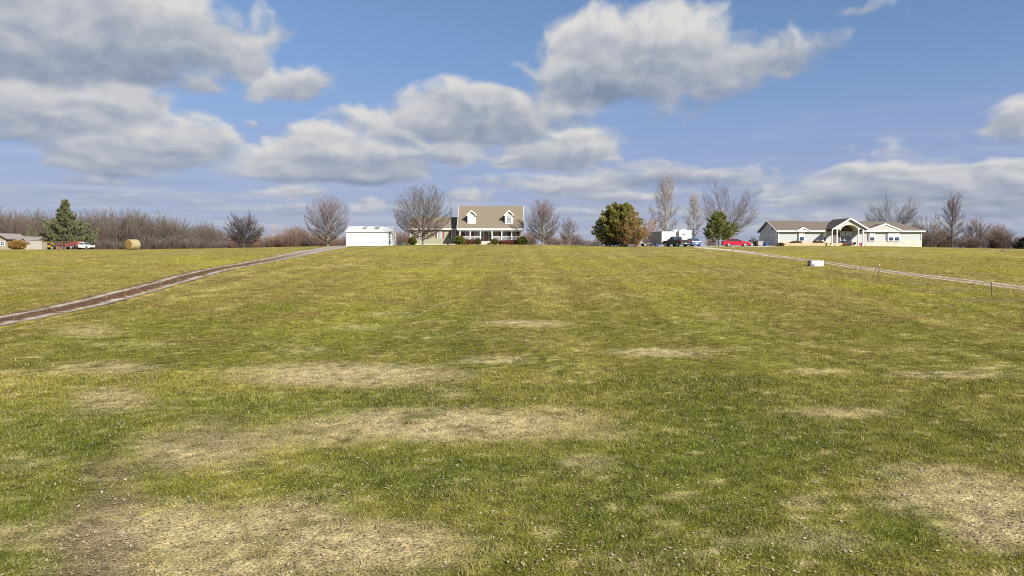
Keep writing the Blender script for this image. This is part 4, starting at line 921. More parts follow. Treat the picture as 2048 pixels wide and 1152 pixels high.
OVAL = [.55, .85, 1.0, .98, .85, .62, .25]; ROUND = [.5, .9, 1.0, 1.0, .92, .7, .35]; VASE = [.35, .6, .85, 1.0, 1.0, .85, .55]; SPIRE = [.5, .9, 1, .9, .8, .65, .3]
def tr_at(name, label, cat, px, D, group=None):
    p = at(px, D); return thing(name, label, cat, p, 0, group)
def hgt(px, D, top): return (CAM_Z + (500 - top) / 1409 * D) - at(px, D).z
t = tr_at('bare_tree', 'bare round-crowned tree standing in front of the green house wing', 'tree', 846, 117)
bare_tree(t, 11, hgt(846, 117, 370), 4.75, ROUND, .15, 50, (9, 5, 4), .40, .8, env=True, tw=.0085, r0=.2, spread=.5, colU=(.128, .104, .095))
t = tr_at('bare_tree', 'bare reddish-topped tree just left of the white shed', 'tree', 656, 121)
bare_tree(t, 12, hgt(656, 121, 391), 3.75, ROUND, .14, 46, (9, 5, 4), .42, .85, env=True, colU=(.185, .118, .10), tw=.0075, r0=.19)
t = tr_at('bare_tree', 'bare egg-shaped tree at the right corner of the green house', 'tree', 1085, 125)
bare_tree(t, 13, hgt(1085, 125, 398), 3.1, [.55, .95, 1, .92, .8, .62, .3], .13, 54, (8, 5, 4), .5, .92, env=True, colU=(.185, .12, .10), tw=.0075, r0=.17, spread=.45)
t = tr_at('bare_tree', 'small thin bare tree between the green house and the evergreen', 'tree', 1138, 126)
bare_tree(t, 14, hgt(1138, 126, 437), 1.75, OVAL, .22, 26, (8, 6, 4), .5, .85, r0=.085, tw=.007)
t = tr_at('bare_tree', 'low wide dark bare tree in front of the left woods', 'tree', 488, 160)
bare_tree(t, 15, hgt(488, 160, 433), 3.8, [.75, 1, 1, .92, .75, .45], .24, 40, (10, 6, 5), .35, .75, colT=(.075, .06, .05), colL=(.055, .045, .042), colU=(.075, .062, .06), tw=.012, r0=.2)
t = tr_at('bare_tree', 'tall pale two-stemmed bare tree behind the cargo trailer', 'tree', 1329, 160)
bare_tree(t, 16, hgt(1329, 160, 352), 3.7, [.25, .5, .85, 1, .85, .62, .5, .45, .3], .16, 44, (8, 6, 4), .68, .97, stems=2, colT=(.30, .27, .23), colL=(.24, .20, .17), colU=(.24, .185, .16), tw=.010, r0=.24, base_w=.15, spread=.4, cup=.35)
t = tr_at('bare_tree', 'slender pale bare tree behind the white camper', 'tree', 1388, 165)
bare_tree(t, 17, hgt(1388, 165, 382), 2.4, [.4, .8, 1, .8, .6, .5, .3], .22, 36, (8, 6, 4), .75, .97, colT=(.24, .215, .19), colL=(.25, .21, .18), colU=(.36, .31, .27), tw=.009, r0=.17, spread=.4, cup=.35)
t = tr_at('bare_tree', 'large spreading bare tree behind the small pine', 'tree', 1455, 155)
bare_tree(t, 18, hgt(1455, 155, 374), 6.2, VASE, .2, 40, (8, 5, 4), .26, .5, stems=3, colU=(.13, .108, .092), tw=.0095, r0=.3, base_w=.2)
t = tr_at('bare_tree', 'bare forked tree rising behind the roof of the grey house', 'tree', 1785, 158)
bare_tree(t, 19, hgt(1785, 158, 402), 5.4, VASE, .2, 36, (10, 6, 4), .3, .55, stems=3, colT=(.075, .06, .055), colL=(.085, .074, .064), colU=(.11, .094, .08), tw=.009, r0=.3, base_w=.3)
t = tr_at('bare_tree', 'tall narrow bare tree in the open right of the grey house', 'tree', 1905, 150)
bare_tree(t, 20, hgt(1905, 150, 389), 2.2, [.5, .9, 1, .95, .8, .7, .35], .15, 40, (9, 6, 4), .68, .97, colT=(.085, .07, .06), colL=(.11, .09, .08), colU=(.16, .12, .11), tw=.009, r0=.17, spread=.42, cup=.3)
t = tr_at('bare_tree', 'mid-sized bare tree farther right near the right edge', 'tree', 1951, 160)
bare_tree(t, 21, hgt(1951, 160, 438), 2.7, ROUND, .22, 34, (9, 6, 4), .45, .85, colT=(.085, .07, .06), colL=(.11, .09, .08), colU=(.17, .12, .10), tw=.0095, r0=.15)
t = tr_at('bare_tree', 'leaning bushy bare tree touching the right end of the grey house', 'tree', 1858, 150)
bare_tree(t, 22, hgt(1858, 150, 437), 3.2, VASE, .1, 34, (9, 6, 5), .25, .6, stems=2, colL=(.13, .10, .085), colU=(.19, .15, .13), tw=.0095, r0=.15, base_w=.3)
t = tr_at('bare_tree', 'faint pinkish bare tree beside the right flank of the evergreen', 'tree', 1303, 165)
bare_tree(t, 23, hgt(1303, 165, 440), 3.3, ROUND, .1, 22, (8, 5, 4), .4, .8, colL=(.30, .19, .15), colU=(.40, .26, .21), tw=.008, r0=.12)
# evergreens
p = at(130, 172); t = tr_at('spruce_tree', 'tall ragged evergreen behind the old trucks on the left', 'tree', 132, 190)
conifer(t, 31, hgt(132, 190, 399), 8.3, [.85, 1.0, .97, .82, .52, .30, .19, .13, .05], 96, 11, 15, .30, .14, .19, .05, (.09, .11, .065), (.33, .33, .15), .50, .14, .46)
t = tr_at('pine_tree', 'small dense pine beside the red car', 'tree', 1437, 130)
conifer(t, 32, hgt(1437, 130, 424), 3.1, [.75, 1.0, .95, .82, .62, .48, .34, .2], 75, 10, 10, .10, .25, .30, .2, (.10, .13, .04), (.36, .35, .10), .34, .12, .48)
t = tr_at('cedar_tree', 'broad dome-shaped evergreen with rusty tint left of the trailers', 'tree', 1238, 124)
conifer(t, 33, hgt(1236, 124, 411), 4.0, [1.0, 1.02, .98, .90, .80, .66, .5, .32], 130, 11, 11, .12, .30, .28, .03, (.115, .135, .036), (.42, .37, .095), .38, .15, .22)
t = tr_at('rusty_shrub', 'leafless tall shrub with rust brown leaves in front of the evergreen', 'shrub', 1266, 120)
B2, B3 = bare_tree(t, 34, 5.5, 3.0, VASE, .06, 26, (8, 5, 3), .22, .6, stems=3, colT=(.19, .15, .11), colL=(.22, .15, .09), colU=(.27, .16, .09), tw=.009, r0=.1, base_w=.35)
rng = np.random.RandomState(5); ix = rng.randint(0, len(B3[0]), 6200); tt = rng.rand(6200, 1); C = _bez(B3[0][ix], B3[1][ix], B3[2][ix], tt)
V, F = needles(C, rng.normal(size=C.shape), np.full(len(C), .15), np.full(len(C), .10), rng, 1)
col = mix(np.array([.24, .115, .045]), np.array([.46, .25, .08]), rng.rand(len(C))); mesh_np('foliage', V, [F], MATS['dry_leaf'], t, np.repeat(col, 3, 0))
t = tr_at('spruce_tree', 'dark evergreen cut off by the right edge of the picture', 'tree', 2052, 150)
conifer(t, 35, 2.6, 2.4, [1, .9, .7, .5, .3, .1], 45, 8, 8, .1, .2, .32, .02, (.03, .045, .03), (.06, .075, .045), .35, .13)
# woodland on the left: leafless trees behind one another
grp = 'leafless trees of the woodland on the left'; lab = 'leafless grey-brown tree of the dense woodland on the left'
rngw = np.random.RandomState(77); protos = []
for k in range(6):
    r_ = thing('woodland_tree', lab, 'tree', (0, 0, 0), 0, grp)
    g = rngw.uniform(.8, 1.15); w_ = rngw.uniform(-.02, .02)
    bare_tree(r_, 100 + k, 11.0, rngw.uniform(3.0, 4.2), [OVAL, ROUND, VASE, SPIRE][k % 4], rngw.uniform(.12, .25), 22, (7, 5, 4), rngw.uniform(.4, .6), .9,
              colT=(.125 * g, .098 * g, .078 * g), colL=(.095 * g + w_, .072 * g, .060 * g), colU=(.125 * g + w_, .096 * g, .076 * g), tw=.0135, r0=.16, stems=1 + (k == 3))
    protos.append(r_)
first = [True] * 6
def wood(x, y, s, pxx=0):
    k = rngw.randint(0, 6); z = H(x, y)
    if first[k]: o = protos[k]; o.location = (x, y, z); o.scale = (s, s, s); first[k] = False
    else: o = dup(protos[k], (x, y, z), rngw.uniform(0, 6.28), (s * rngw.uniform(.9, 1.15), s * rngw.uniform(.9, 1.15), s))
    where = ['behind the cottage roof', 'behind the tall ragged evergreen', 'between the white-cab truck and the hay bale', 'behind the round hay bale', 'between the hay bale and the low dark tree', 'behind the low dark tree'][int(np.searchsorted([72, 185, 243, 284, 452], pxx))]
    how = 'front' if y < 212 else ('middle' if y < 232 else 'back')
    o['label'] = 'leafless woodland tree in the %s rows %s' % (how, where); o['group'] = 'woodland trees in the %s rows %s' % (how, where)
for row, D in enumerate((200, 208, 217, 227, 238, 250)):
    px = -70 + rngw.uniform(0, 15)
    while px < 500:
        yy = D + rngw.uniform(-3, 3); pxx = px + rngw.uniform(-6, 6); x = at(pxx, yy).x
        topy = np.interp(pxx, [-70, 0, 60, 120, 190, 250, 320, 350, 400, 430, 460, 500], [415, 417, 424, 430, 423, 420, 430, 434, 441, 452, 460, 470])
        s = (CAM_Z + (500 - topy) / 1409 * yy - H(x, yy)) / 11.0 * rngw.uniform(.55, 1.02)
        wood(x, yy, s, pxx); px += rngw.uniform(15, 25)
# leafless brush: reddish thickets along the crest and grey undergrowth before the woods
bp_ = []
pal = [((.13, .085, .065), (.22, .145, .115)), ((.12, .09, .072), (.18, .14, .115)), ((.16, .092, .06), (.27, .165, .11)), ((.135, .105, .09), (.20, .16, .14))]
for k, (c_a, c_b) in enumerate(pal):
    r_ = thing('thicket_shrub', ['leafless reddish-brown shrub in the thickets along the crest', 'leafless dull brown shrub at the foot of the woods',
        'leafless rust-coloured shrub in the thickets along the crest', 'leafless grey shrub at the foot of the woods'][k], 'shrub', (0, 0, 0), 0,
        ['reddish thicket shrubs', 'brown undergrowth shrubs', 'rust thicket shrubs', 'grey undergrowth shrubs'][k])
    brush(r_, 200 + k, 2.2, 4.0, 30, c_a, c_b); bp_.append([r_, True])
def shrub_at(px, D, topy, k, wide=1.0):
    p = at(px, D); s = max(.25, (CAM_Z + (500 - topy) / 1409 * D - p.z) / 4.0); sc = (s * wide, s * wide, s)
    if bp_[k][1]: o = bp_[k][0]; o.location = p; o.scale = sc; bp_[k][1] = False
    else: o = dup(bp_[k][0], p, rngw.uniform(0, 6.28), sc)
    tone = ['reddish-brown', 'dull brown', 'rust-coloured', 'grey'][k]
    i_ = int(np.searchsorted([74, 186, 290, 480, 620, 740, 880, 1080, 1160, 1240, 1350, 1460, 1700, 1900, 1960], px))
    where = ['behind the cottage', 'under the tall ragged evergreen', 'near the hay bale before the woods', 'before the woods right of the hay bale', 'around the low dark tree', 'left of the white shed',
        'between the shed and the green house', 'at the right corner of the green house', 'around the small thin tree', 'left of the broad evergreen', 'left of the cargo trailer', 'by the small pine trunk', 'behind the red car and bins',
        'at the right end of the grey house', 'under the tall narrow tree on the right', 'near the right edge of the picture'][i_]
    o['label'] = 'leafless %s shrub in the thicket %s' % (tone, where); o['group'] = '%s shrubs %s' % (tone, where)
px = -30
while px < 480:
    shrub_at(px, rngw.uniform(192, 199), rngw.uniform(470, 484), rngw.choice([1, 3, 1]), 1.3); px += rngw.uniform(11, 19)
px = 470
while px < 700:
    for D in (172, 186): shrub_at(px + rngw.uniform(-4, 4), D + rngw.uniform(-4, 4), np.interp(px, [470, 520, 560, 595, 630, 660, 700], [476, 476, 470, 460, 468, 474, 473]) + rngw.uniform(-4, 8), rngw.choice([0, 2, 1, 0]), 1.15)
    px += rngw.uniform(8, 13)
for (a0, a1, ty, kk) in ((786, 822, 461, (0, 2)), (1046, 1072, 466, (0, 2)), (1092, 1150, 472, (0, 2, 0)), (1150, 1200, 474, (3, 1)), (1290, 1302, 470, (0,)), (1418, 1432, 478, (2,)),
                         (1486, 1512, 476, (1, 3)), (1848, 1900, 462, (1, 3)), (1880, 1945, 474, (0, 1)), (1940, 2050, 476, (0, 1, 3)), (1985, 2012, 456, (0, 1))):
    px = a0
    while px < a1:
        shrub_at(px, rngw.uniform(150, 162), ty + rngw.uniform(-4, 8), kk[rngw.randint(0, len(kk))]); px += rngw.uniform(7, 11)
# a few pale far trees over the thicket
for (px, top, s_) in ((523, 452, 0), (548, 446, 0), (566, 452, 0)):
    t = tr_at('pale_tree', ['slim pale bare tree nearest the low dark tree', 'slim pale bare tree with white trunk above the thicket', 'slim pale bare tree right of the white-trunked one'][(px > 530) + (px > 560)], 'tree', px, 190, 'slim pale trees over the thicket')
    bare_tree(t, 300 + px, hgt(px, 190, top), 1.6, SPIRE, .25, 14, (6, 4, 4), .7, .95, colT=(.42, .38, .33), colL=(.30, .25, .21), colU=(.36, .31, .27), tw=.010, r0=.12)
# garden shrubs by the houses
for (nm, lab_, px, D, rx, h, c1_, c2_, n_) in (
  ('round_shrub', 'clipped round green shrub at the left end of the house wing', 825, 127, .72, 1.35, (.075, .095, .02), (.24, .23, .05), 2600),
  ('round_shrub', 'big bright green shrub at the left end of the porch', 918.5, 126.3, .95, 1.5, (.08, .105, .022), (.26, .26, .06), 3000),
  ('round_shrub', 'small olive shrub left of the porch steps', 956, 126.6, .55, 1.05, (.09, .09, .04), (.22, .20, .085), 1500),
  ('round_shrub', 'rounded green shrub right of the porch steps', 989.5, 126.3, .62, .98, (.08, .095, .026), (.22, .205, .055), 1900),
  ('round_shrub', 'large green shrub at the right end of the porch', 1044, 126, .92, 1.3, (.07, .10, .02), (.24, .24, .052), 2800)):
    t = tr_at(nm, lab_, 'shrub', px, D, 'green shrubs along the green house'); bush(t, int(px), rx, rx * .9, h, n_, c1_, c2_, .10)
for (lab_, px, D, rx, h) in (('low reddish-brown shrub bed under the left porch railing', 931, 126.8, .75, .95), ('reddish-brown shrub beside the olive shrub left of the steps', 944, 126.8, .75, .92),
                             ('reddish-brown shrub next to the rounded shrub right of the steps', 1003, 126.7, .65, .7), ('reddish-brown shrub under the middle of the right railing', 1015, 126.7, .75, .8), ('reddish-brown shrub beside the large green shrub at the porch end', 1028, 126.7, .75, .82)):
    t = tr_at('red_shrub', lab_, 'shrub', px, D, 'reddish shrubs along the porch'); bush(t, int(px), rx, .5, h, 1300, (.16, .06, .042), (.30, .125, .075), .08, 'dry_leaf', .35)
for (lab_, px, rx, h) in (('dry brown shrub under the left window of the grey house', 1592, 1.1, .85), ('dry brown shrub left of the grey house entry columns', 1636, 1.0, .85), ('low brown shrub at the garage corner of the grey house', 1561, .6, .5)):
    p = at(px, 127.2); t = thing('brown_shrub', lab_, 'shrub', p, 0, 'dry shrubs before the grey house'); bush(t, int(px), rx, .45, h, 1100, (.12, .075, .045), (.26, .17, .10), .09, 'dry_leaf', .4)
t = tr_at('ornamental_grass', 'big clump of orange-brown dry grass in front of the cottage', 'plant', 35, 155); bush(t, 9, 1.95, 1.2, 1.95, 3800, (.20, .115, .03), (.40, .25, .075), .12, 'dry_leaf', .18)
t = tr_at('rust_bush', 'ragged orange bush behind the yellow machine', 'shrub', 84, 178); bush(t, 19, 1.6, 1.0, 2.0, 1500, (.18, .10, .03), (.30, .19, .06), .14, 'dry_leaf', .3)

# ------------------------------------------------------------------ vehicles (local axes: x forward, y left, z up)
pmat('tyre', (.02, .02, .02), .85, .1); pmat('rim', (.55, .55, .56), .3, .05, metal=.6); pmat('chrome', (.30, .30, .31), .2, .05, metal=.8)
pmat('car_glass', (.02, .028, .035), .06, .2, spec=.8); pmat('lamp_red', (.35, .02, .02), .3, .05); pmat('lamp_clear', (.75, .75, .72), .2, .05); pmat('plate', (.7, .7, .68), .5, .05)
def paint(name, c): return pmat(name, c, .28, .04, 2, spec=.6)
paint('paint_red', (.40, .009, .028)); paint('paint_blue', (.030, .11, .33)); paint('paint_black', (.022, .024, .028)); paint('paint_white', (.70, .70, .69)); paint('paint_dark', (.035, .035, .045))
pmat('black_trim', (.025, .025, .027), .6, .1); pmat('rust_red', (.19, .085, .075), .7, .3, 5); pmat('machine_yellow', (.34, .19, .018), .5, .15); pmat('faded_red', (.25, .055, .05), .6, .2)
def wheel(parent, x, y, r, w, side, name='wheel'):
    o = MB().tube((x, y - w/2, r), (x, y + w/2, r), r, r, 18).obj(name, 'tyre', parent)
    yo = y + side * (w/2 - .01); MB().tube((x, yo, r), (x, yo + side * .02, r), r * .66, r * .62, 14).obj('rim', 'rim', o)
    return o
def arch_profile(L, zb, zt_pts, wx, r):
    """outline in (x,z): floor with wheel openings, then the upper line from nose to tail"""
    P = [(-L/2, zb + .12)]; P.append((-L/2 + .05, zb))
    for cx in wx:
        P += [(cx - r * math.cos(a), max(zb, zb + .02 + r * math.sin(a))) for a in [math.pi * k / 10 for k in range(11)]]
    P += [(L/2 - .08, zb)] + zt_pts
    return P
def qlerp(q, u0, u1, v0, v1, off):
    a, b, c, d = [Vector(p) for p in q]; n = (b - a).cross(d - a).normalized()
    def pt(u, v): return (a * (1-u) + b * u) * (1-v) + (d * (1-u) + c * u) * v + n * off
    return [pt(u0, v0), pt(u1, v0), pt(u1, v1), pt(u0, v1)]
def glasspane(q, parent, u0=.06, u1=.94, v0=.08, v1=.9, name='window', mat='car_glass'):
    a = qlerp(q, u0, u1, v0, v1, -.005); b = qlerp(q, u0, u1, v0, v1, .012)
    MB().hull(a, b).obj(name, mat, parent)
def car(name, label, cat, loc, rz, body, L=4.6, Wd=1.82, zb=.22, upper=None, wx=(-1.35, 1.4), wr=.33, belt=.92, cab=(-1.55, 1.05, -.75, .25), roof=1.38, tumble=.22, group=None):
    t = thing(name, label, cat, loc, rz, group)
    MB().prism(arch_profile(L, zb, upper, wx, wr + .05), 'y', -Wd/2, Wd/2).obj('body', body, t, bevel=.045)
    x0, x1, r0, r1 = cab; w = Wd/2 - .06; wr_ = w - tumble
    lo = [(x0, -w, belt - .02), (x1, -w, belt - .02), (x1, w, belt - .02), (x0, w, belt - .02)]; hi = [(r0, -wr_, roof), (r1, -wr_, roof), (r1, wr_, roof), (r0, wr_, roof)]
    g = MB().hull(lo, hi).obj('cabin', body, t, bevel=.03)
    sides = {'window': (lo[0], lo[1], hi[1], hi[0]), 'window.': (lo[2], lo[3], hi[3], hi[2])}
    for q in sides.values():
        glasspane(q, t, .06, .51, .08, .92); glasspane(q, t, .53, .94, .08, .92)
    glasspane((lo[1], lo[2], hi[2], hi[1]), t, .07, .93, .08, .92, 'windscreen'); glasspane((lo[3], lo[0], hi[0], hi[3]), t, .08, .92, .1, .9, 'rear_window')
    for cx in wx:
        for sd in (-1, 1): wheel(t, cx, sd * (Wd/2 - .11), wr, .21, sd)
    zl = belt - .26
    for sd in (-1, 1):
        MB().box(L/2 - .06, L/2 + .012, sd * Wd*.36 - .2, sd * Wd*.36 + .2, zl - .08, zl + .07).obj('headlight', 'lamp_clear', t)
        MB().box(-L/2 - .012, -L/2 + .08, sd * Wd*.37 - .2, sd * Wd*.37 + .2, zl - .02, zl + .13).obj('tail_light', 'lamp_red', t)
        MB().box(x1 - .45, x1 - .3, sd * (Wd/2 + .02) - .09, sd * (Wd/2 + .02) + .09, belt, belt + .12).obj('mirror', body, t)
    MB().box(-L/2 - .014, -L/2 + .05, -.26, .26, zl - .22, zl - .08).obj('number_plate', 'plate', t)
    MB().box(L/2 - .1, L/2 + .03, -Wd*.42, Wd*.42, zb + .04, zb + .2).obj('bumper', 'black_trim', t); MB().box(-L/2 - .03, -L/2 + .1, -Wd*.44, Wd*.44, zb + .04, zb + .2).obj('bumper', 'black_trim', t)
    return t
p = at(1471.5, 125)
car('red_coupe', 'shiny red two-door coupe parked side-on left of the grey garage', 'car', p, R(-4), 'paint_red', 4.75, 1.86, .22,
    [(2.375, .62), (2.2, .80), (1.0, .93), (-1.5, .97), (-2.25, 1.0), (-2.375, .85)], (-1.40, 1.42), .345, .95, (-1.85, 1.1, -1.0, .05), 1.40, .26)
p = at(1383, 129)
car('blue_car', 'bright blue small car parked beside the black pickup', 'car', p, R(101), 'paint_blue', 4.3, 1.78, .24,
    [(2.15, .68), (2.0, .85), (.95, .98), (-1.7, 1.02), (-2.1, 1.0), (-2.15, .8)], (-1.3, 1.3), .33, .98, (-1.95, 1.0, -1.3, .1), 1.48, .2)
def pickup(name, label, loc, rz, body, bed=True, L=5.6):
    t = thing(name, label, 'pickup truck', loc, rz)
    up = [(L/2, .78), (L/2 - .1, 1.08), (1.25, 1.14), (-.55 if not bed else -L/2, 1.14), (-.55 if not bed else -L/2, .55)]
    wx = (-1.75, 1.72); zb = .38; r = .39
    P = [(-L/2 if bed else -.6, zb + .1)]
    for cx in (wx if bed else wx[1:]): P += [(cx - (r + .07) * math.cos(a), zb + .02 + (r + .05) * math.sin(a)) for a in [math.pi * k / 10 for k in range(11)]]
    P += [(L/2 - .05, zb)] + up
    MB().prism(P, 'y', -.96, .96).obj('body', body, t, bevel=.04)
    w = .88
    x0 = -.75 if bed else -.6
    lo = [(x0, -w, 1.12), (1.30, -w, 1.12), (1.30, w, 1.12), (x0, w, 1.12)]; hi = [(x0 + .15, -w + .14, 1.82), (.55, -w + .14, 1.82), (.55, w - .14, 1.82), (x0 + .15, w - .14, 1.82)]
    MB().hull(lo, hi).obj('cabin', body, t, bevel=.03)
    for q in ((lo[0], lo[1], hi[1], hi[0]), (lo[2], lo[3], hi[3], hi[2])): glasspane(q, t, .08, .45, .12, .88); glasspane(q, t, .49, .92, .12, .88)
    glasspane((lo[1], lo[2], hi[2], hi[1]), t, .05, .95, .07, .93, 'windscreen'); glasspane((lo[3], lo[0], hi[0], hi[3]), t, .1, .9, .12, .88, 'rear_window')
    for cx in wx:
        for sd in (-1, 1): wheel(t, cx, sd * .84, r, .25, sd)
    for sd in (-1, 1):
        MB().box(L/2 - .06, L/2 + .012, sd * .72 - .17, sd * .72 + .17, .78, 1.0).obj('headlight', 'lamp_clear', t)
        MB().box(1.0, 1.12, sd * 1.05 - .1, sd * 1.05 + .1, 1.15, 1.36).obj('mirror', 'black_trim', t)
    MB().box(L/2 - .02, L/2 + .02, -.5, .5, .78, 1.0).obj('grille', 'black_trim', t)
    MB().box(L/2 - .1, L/2 + .08, -.95, .95, .42, .62).obj('bumper', 'chrome', t)
    if bed:
        mb = MB(); mb.box(-L/2 + .08, -.85, -.82, .82, 1.141, 1.146); mb.obj('bed_liner', 'black_trim', t)
        for sd in (-1, 1): MB().box(-L/2, -.8, sd * .93 - .06, sd * .93 + .06, 1.15, 1.24).obj('bed_rail', body, t)
        MB().box(-L/2 - .02, -L/2 + .05, -.80, .80, .68, 1.24).obj('tailgate', body, t, bevel=.015)
        MB().box(-L/2 - .13, -L/2 + .02, -.95, .95, .45, .63).obj('bumper', 'chrome', t)
        for sd in (-1, 1): MB().box(-L/2 - .012, -L/2 + .05, sd * .89 - .07, sd * .89 + .07, .78, 1.18).obj('tail_light', 'lamp_red', t)
        MB().box(-L/2 - .145, -L/2 - .128, -.2, .2, .48, .60).obj('number_plate', 'plate', t)
    return t
pickup('black_pickup', 'black pickup truck parked in front of the white trailer', at(1352, 127.3), R(112), 'paint_black')
# white cab with a red stake bed, far left
t = pickup('flatbed_truck', 'old truck with white cab and red stake bed under the evergreen', at(166, 182), R(-8), 'paint_white', False, 5.4)
mb = MB(); mb.box(-3.3, -.65, -1.05, 1.05, .85, 1.0); mb.box(-3.3, 2.2, -.4, .4, .55, .84); mb.obj('frame', 'faded_red', t)
for z0 in (1.05, 1.4, 1.75):
    for sd in (-1, 1): MB().box(-3.3, -.68, sd * 1.02 - .025, sd * 1.02 + .025, z0, z0 + .2).obj('slat', 'faded_red', t)
for xx in (-3.25, -2.6, -1.95, -1.3, -.75):
    for sd in (-1, 1): MB().box(xx - .035, xx + .035, sd * 1.06 - .015, sd * 1.06 + .015, .9, 2.05).obj('stake', 'faded_red', t)
MB().box(-.74, -.67, -1.0, 1.0, 1.0, 2.1).obj('headboard', 'faded_red', t)
# rusty stock trailer behind it
t = thing('stock_trailer', 'rusty red open-railed stock trailer left of the white-cab truck', 'trailer', at(128, 184), R(-6))
mb = MB(); mb.box(-2.3, 2.3, -1.0, 1.0, .62, .74); mb.box(2.3, 3.1, -.06, .06, .6, .7); mb.obj('frame', 'rust_red', t)
for z0 in (.85, 1.2, 1.55, 1.9):
    for sd in (-1, 1): MB().box(-2.3, 2.3, sd - .02, sd + .02, z0, z0 + .09).obj('rail', 'rust_red', t)
for k in range(6):
    for sd in (-1, 1): MB().box(-2.28 + k * .9, -2.2 + k * .9, sd * 1.04 - .02, sd * 1.04 + .02, .7, 2.1).obj('post', 'rust_red', t)
for xx in (-.5, .35):
    for sd in (-1, 1): wheel(t, xx, sd * .98, .34, .2, sd)
# small red tractor
t = thing('small_tractor', 'small faded red tractor parked beside the white-cab truck', 'tractor', at(141, 179), R(172))
MB().prism([(-.2, .6), (1.25, .6), (1.25, 1.15), (-.2, 1.2)], 'y', -.28, .28).obj('hood', 'faded_red', t, bevel=.04)
mb = MB(); mb.box(-1.1, -.2, -.3, .3, .5, .85); mb.box(-1.05, -.6, -.28, .28, .85, .98); mb.box(-1.1, -1.02, -.28, .28, .98, 1.3); mb.obj('seat', 'black_trim', t)
for sd in (-1, 1):
    wheel(t, -.75, sd * .6, .55, .3, sd); wheel(t, 1.0, sd * .48, .32, .18, sd)
    MB().prism([(-1.35, .7), (-1.2, 1.15), (-.3, 1.15), (-.12, .7), (-.35, 1.05), (-1.12, 1.05)], 'y', sd * .6 - .17, sd * .6 + .17).obj('fender', 'faded_red', t)
MB().tube((.7, 0, 1.15), (.7, 0, 1.75), .035).obj('exhaust_pipe', 'black_trim', t)
mb = MB(); mb.tube((-.3, 0, 1.1), (-.55, 0, 1.35), .02); mb.tube((-.56, -.2, 1.36), (-.56, .2, 1.36), .02); mb.obj('steering_wheel', 'black_trim', t)
# yellow loader
t = thing('yellow_loader', 'small yellow loader with dark running gear near the board hut', 'loader', at(102, 178), R(10))
MB().prism([(-1.2, .5), (.9, .5), (.9, 1.0), (.2, 1.55), (.2, 1.9), (-.9, 1.9), (-1.2, 1.3)], 'y', -.7, .7).obj('body', 'machine_yellow', t, bevel=.04)
MB().box(-.7, .21, -.72, .72, 1.2, 1.75).obj('cab_opening', 'black_trim', t)
for sd in (-1, 1):
    MB().prism([(-1.2, 1.55), (-1.0, 1.75), (1.35, 1.05), (1.75, .4), (1.5, .35), (1.15, .9)], 'y', sd * .84 - .07, sd * .84 + .07).obj('arm', 'paint_dark', t)
    for xx in (-.75, .6): wheel(t, xx, sd * .8, .42, .28, sd)
MB().prism([(1.55, .08), (2.15, .05), (1.75, .55), (1.55, .75)], 'y', -.95, .95).obj('bucket', 'rust_red', t)
car('dark_car', 'dark old car half hidden behind the board hut', 'car', at(82, 180), R(12), 'paint_dark', 4.5, 1.8, .22,
    [(2.25, .62), (2.1, .82), (.9, .92), (-1.5, .95), (-2.2, .92), (-2.25, .75)], (-1.35, 1.35), .33, .94, (-1.6, .95, -1.0, .1), 1.36, .2)
# enclosed cargo trailer
pmat('trailer_grey', (.26, .245, .25), .5, .08)
q0 = at(1337, 129.6); t = thing('cargo_trailer', 'enclosed cargo trailer with white end and dark grey side', 'trailer', q0, R(5))
MB().box(-1.27, 1.27, .012, 7.0, .40, 2.68).obj('body', 'trailer_grey', t)
MB().box(-1.29, 1.29, -.04, .01, .36, 2.72).obj('end_panel', 'paint_white', t)
for x0 in (-1.2, .02): MB().box(x0, x0 + 1.18, -.055, -.042, .45, 2.55).obj('door', 'paint_white', t)
for x0 in (-.85, -.25, .5): MB().box(x0, x0 + .09, -.075, -.056, .62, .92).obj('latch', 'black_trim', t)
MB().box(-1.30, 1.30, -.06, 7.03, 2.725, 2.79).obj('roof', 'trailer_grey', t)
for yy in (3.3, 4.2):
    for sd in (-1, 1): o = MB().tube((sd * 1.18 - .1, yy, .36), (sd * 1.18 + .1, yy, .36), .36, .36, 14).obj('wheel', 'tyre', t)
for sd in (-1, 1): MB().box(sd * 1.1 - .1, sd * 1.1 + .1, -.06, -.045, .36, .44).obj('tail_light', 'lamp_red', t)
# camper
q0 = at(1370.5, 146); t = thing('camper_trailer', 'tall white camper trailer with roof unit behind the black pickup', 'trailer', q0, R(4))
MB().box(-1.28, 1.28, 0, 7.4, .75, 3.45).obj('body', 'paint_white', t, bevel=.06)
MB().box(-2.1, -1.285, 1.0, 6.4, .9, 3.35).obj('slide_out', 'paint_white', t, bevel=.03)
MB().box(-.45, .35, 1.2, 2.2, 3.46, 3.72).obj('roof_unit', 'paint_white', t, bevel=.05)
MB().box(-2.0, -1.2, 1.5, 2.1, 3.36, 3.62).obj('roof_vent', 'paint_white', t)
MB().box(-.62, -.1, -.02, -.002, 2.55, 2.8).obj('window', 'car_glass', t); MB().box(-1.2, 1.2, -.02, -.002, .8, .98).obj('stripe', 'zinc', t)
MB().box(-1.25, 1.25, -.12, -.02, .5, .68).obj('bumper', 'black_trim', t)
for yy in (3.0, 3.9):
    for sd in (-1, 1): MB().tube((sd * 1.12 - .11, yy, .38), (sd * 1.12 + .11, yy, .38), .38, .38, 14).obj('wheel', 'tyre', t)
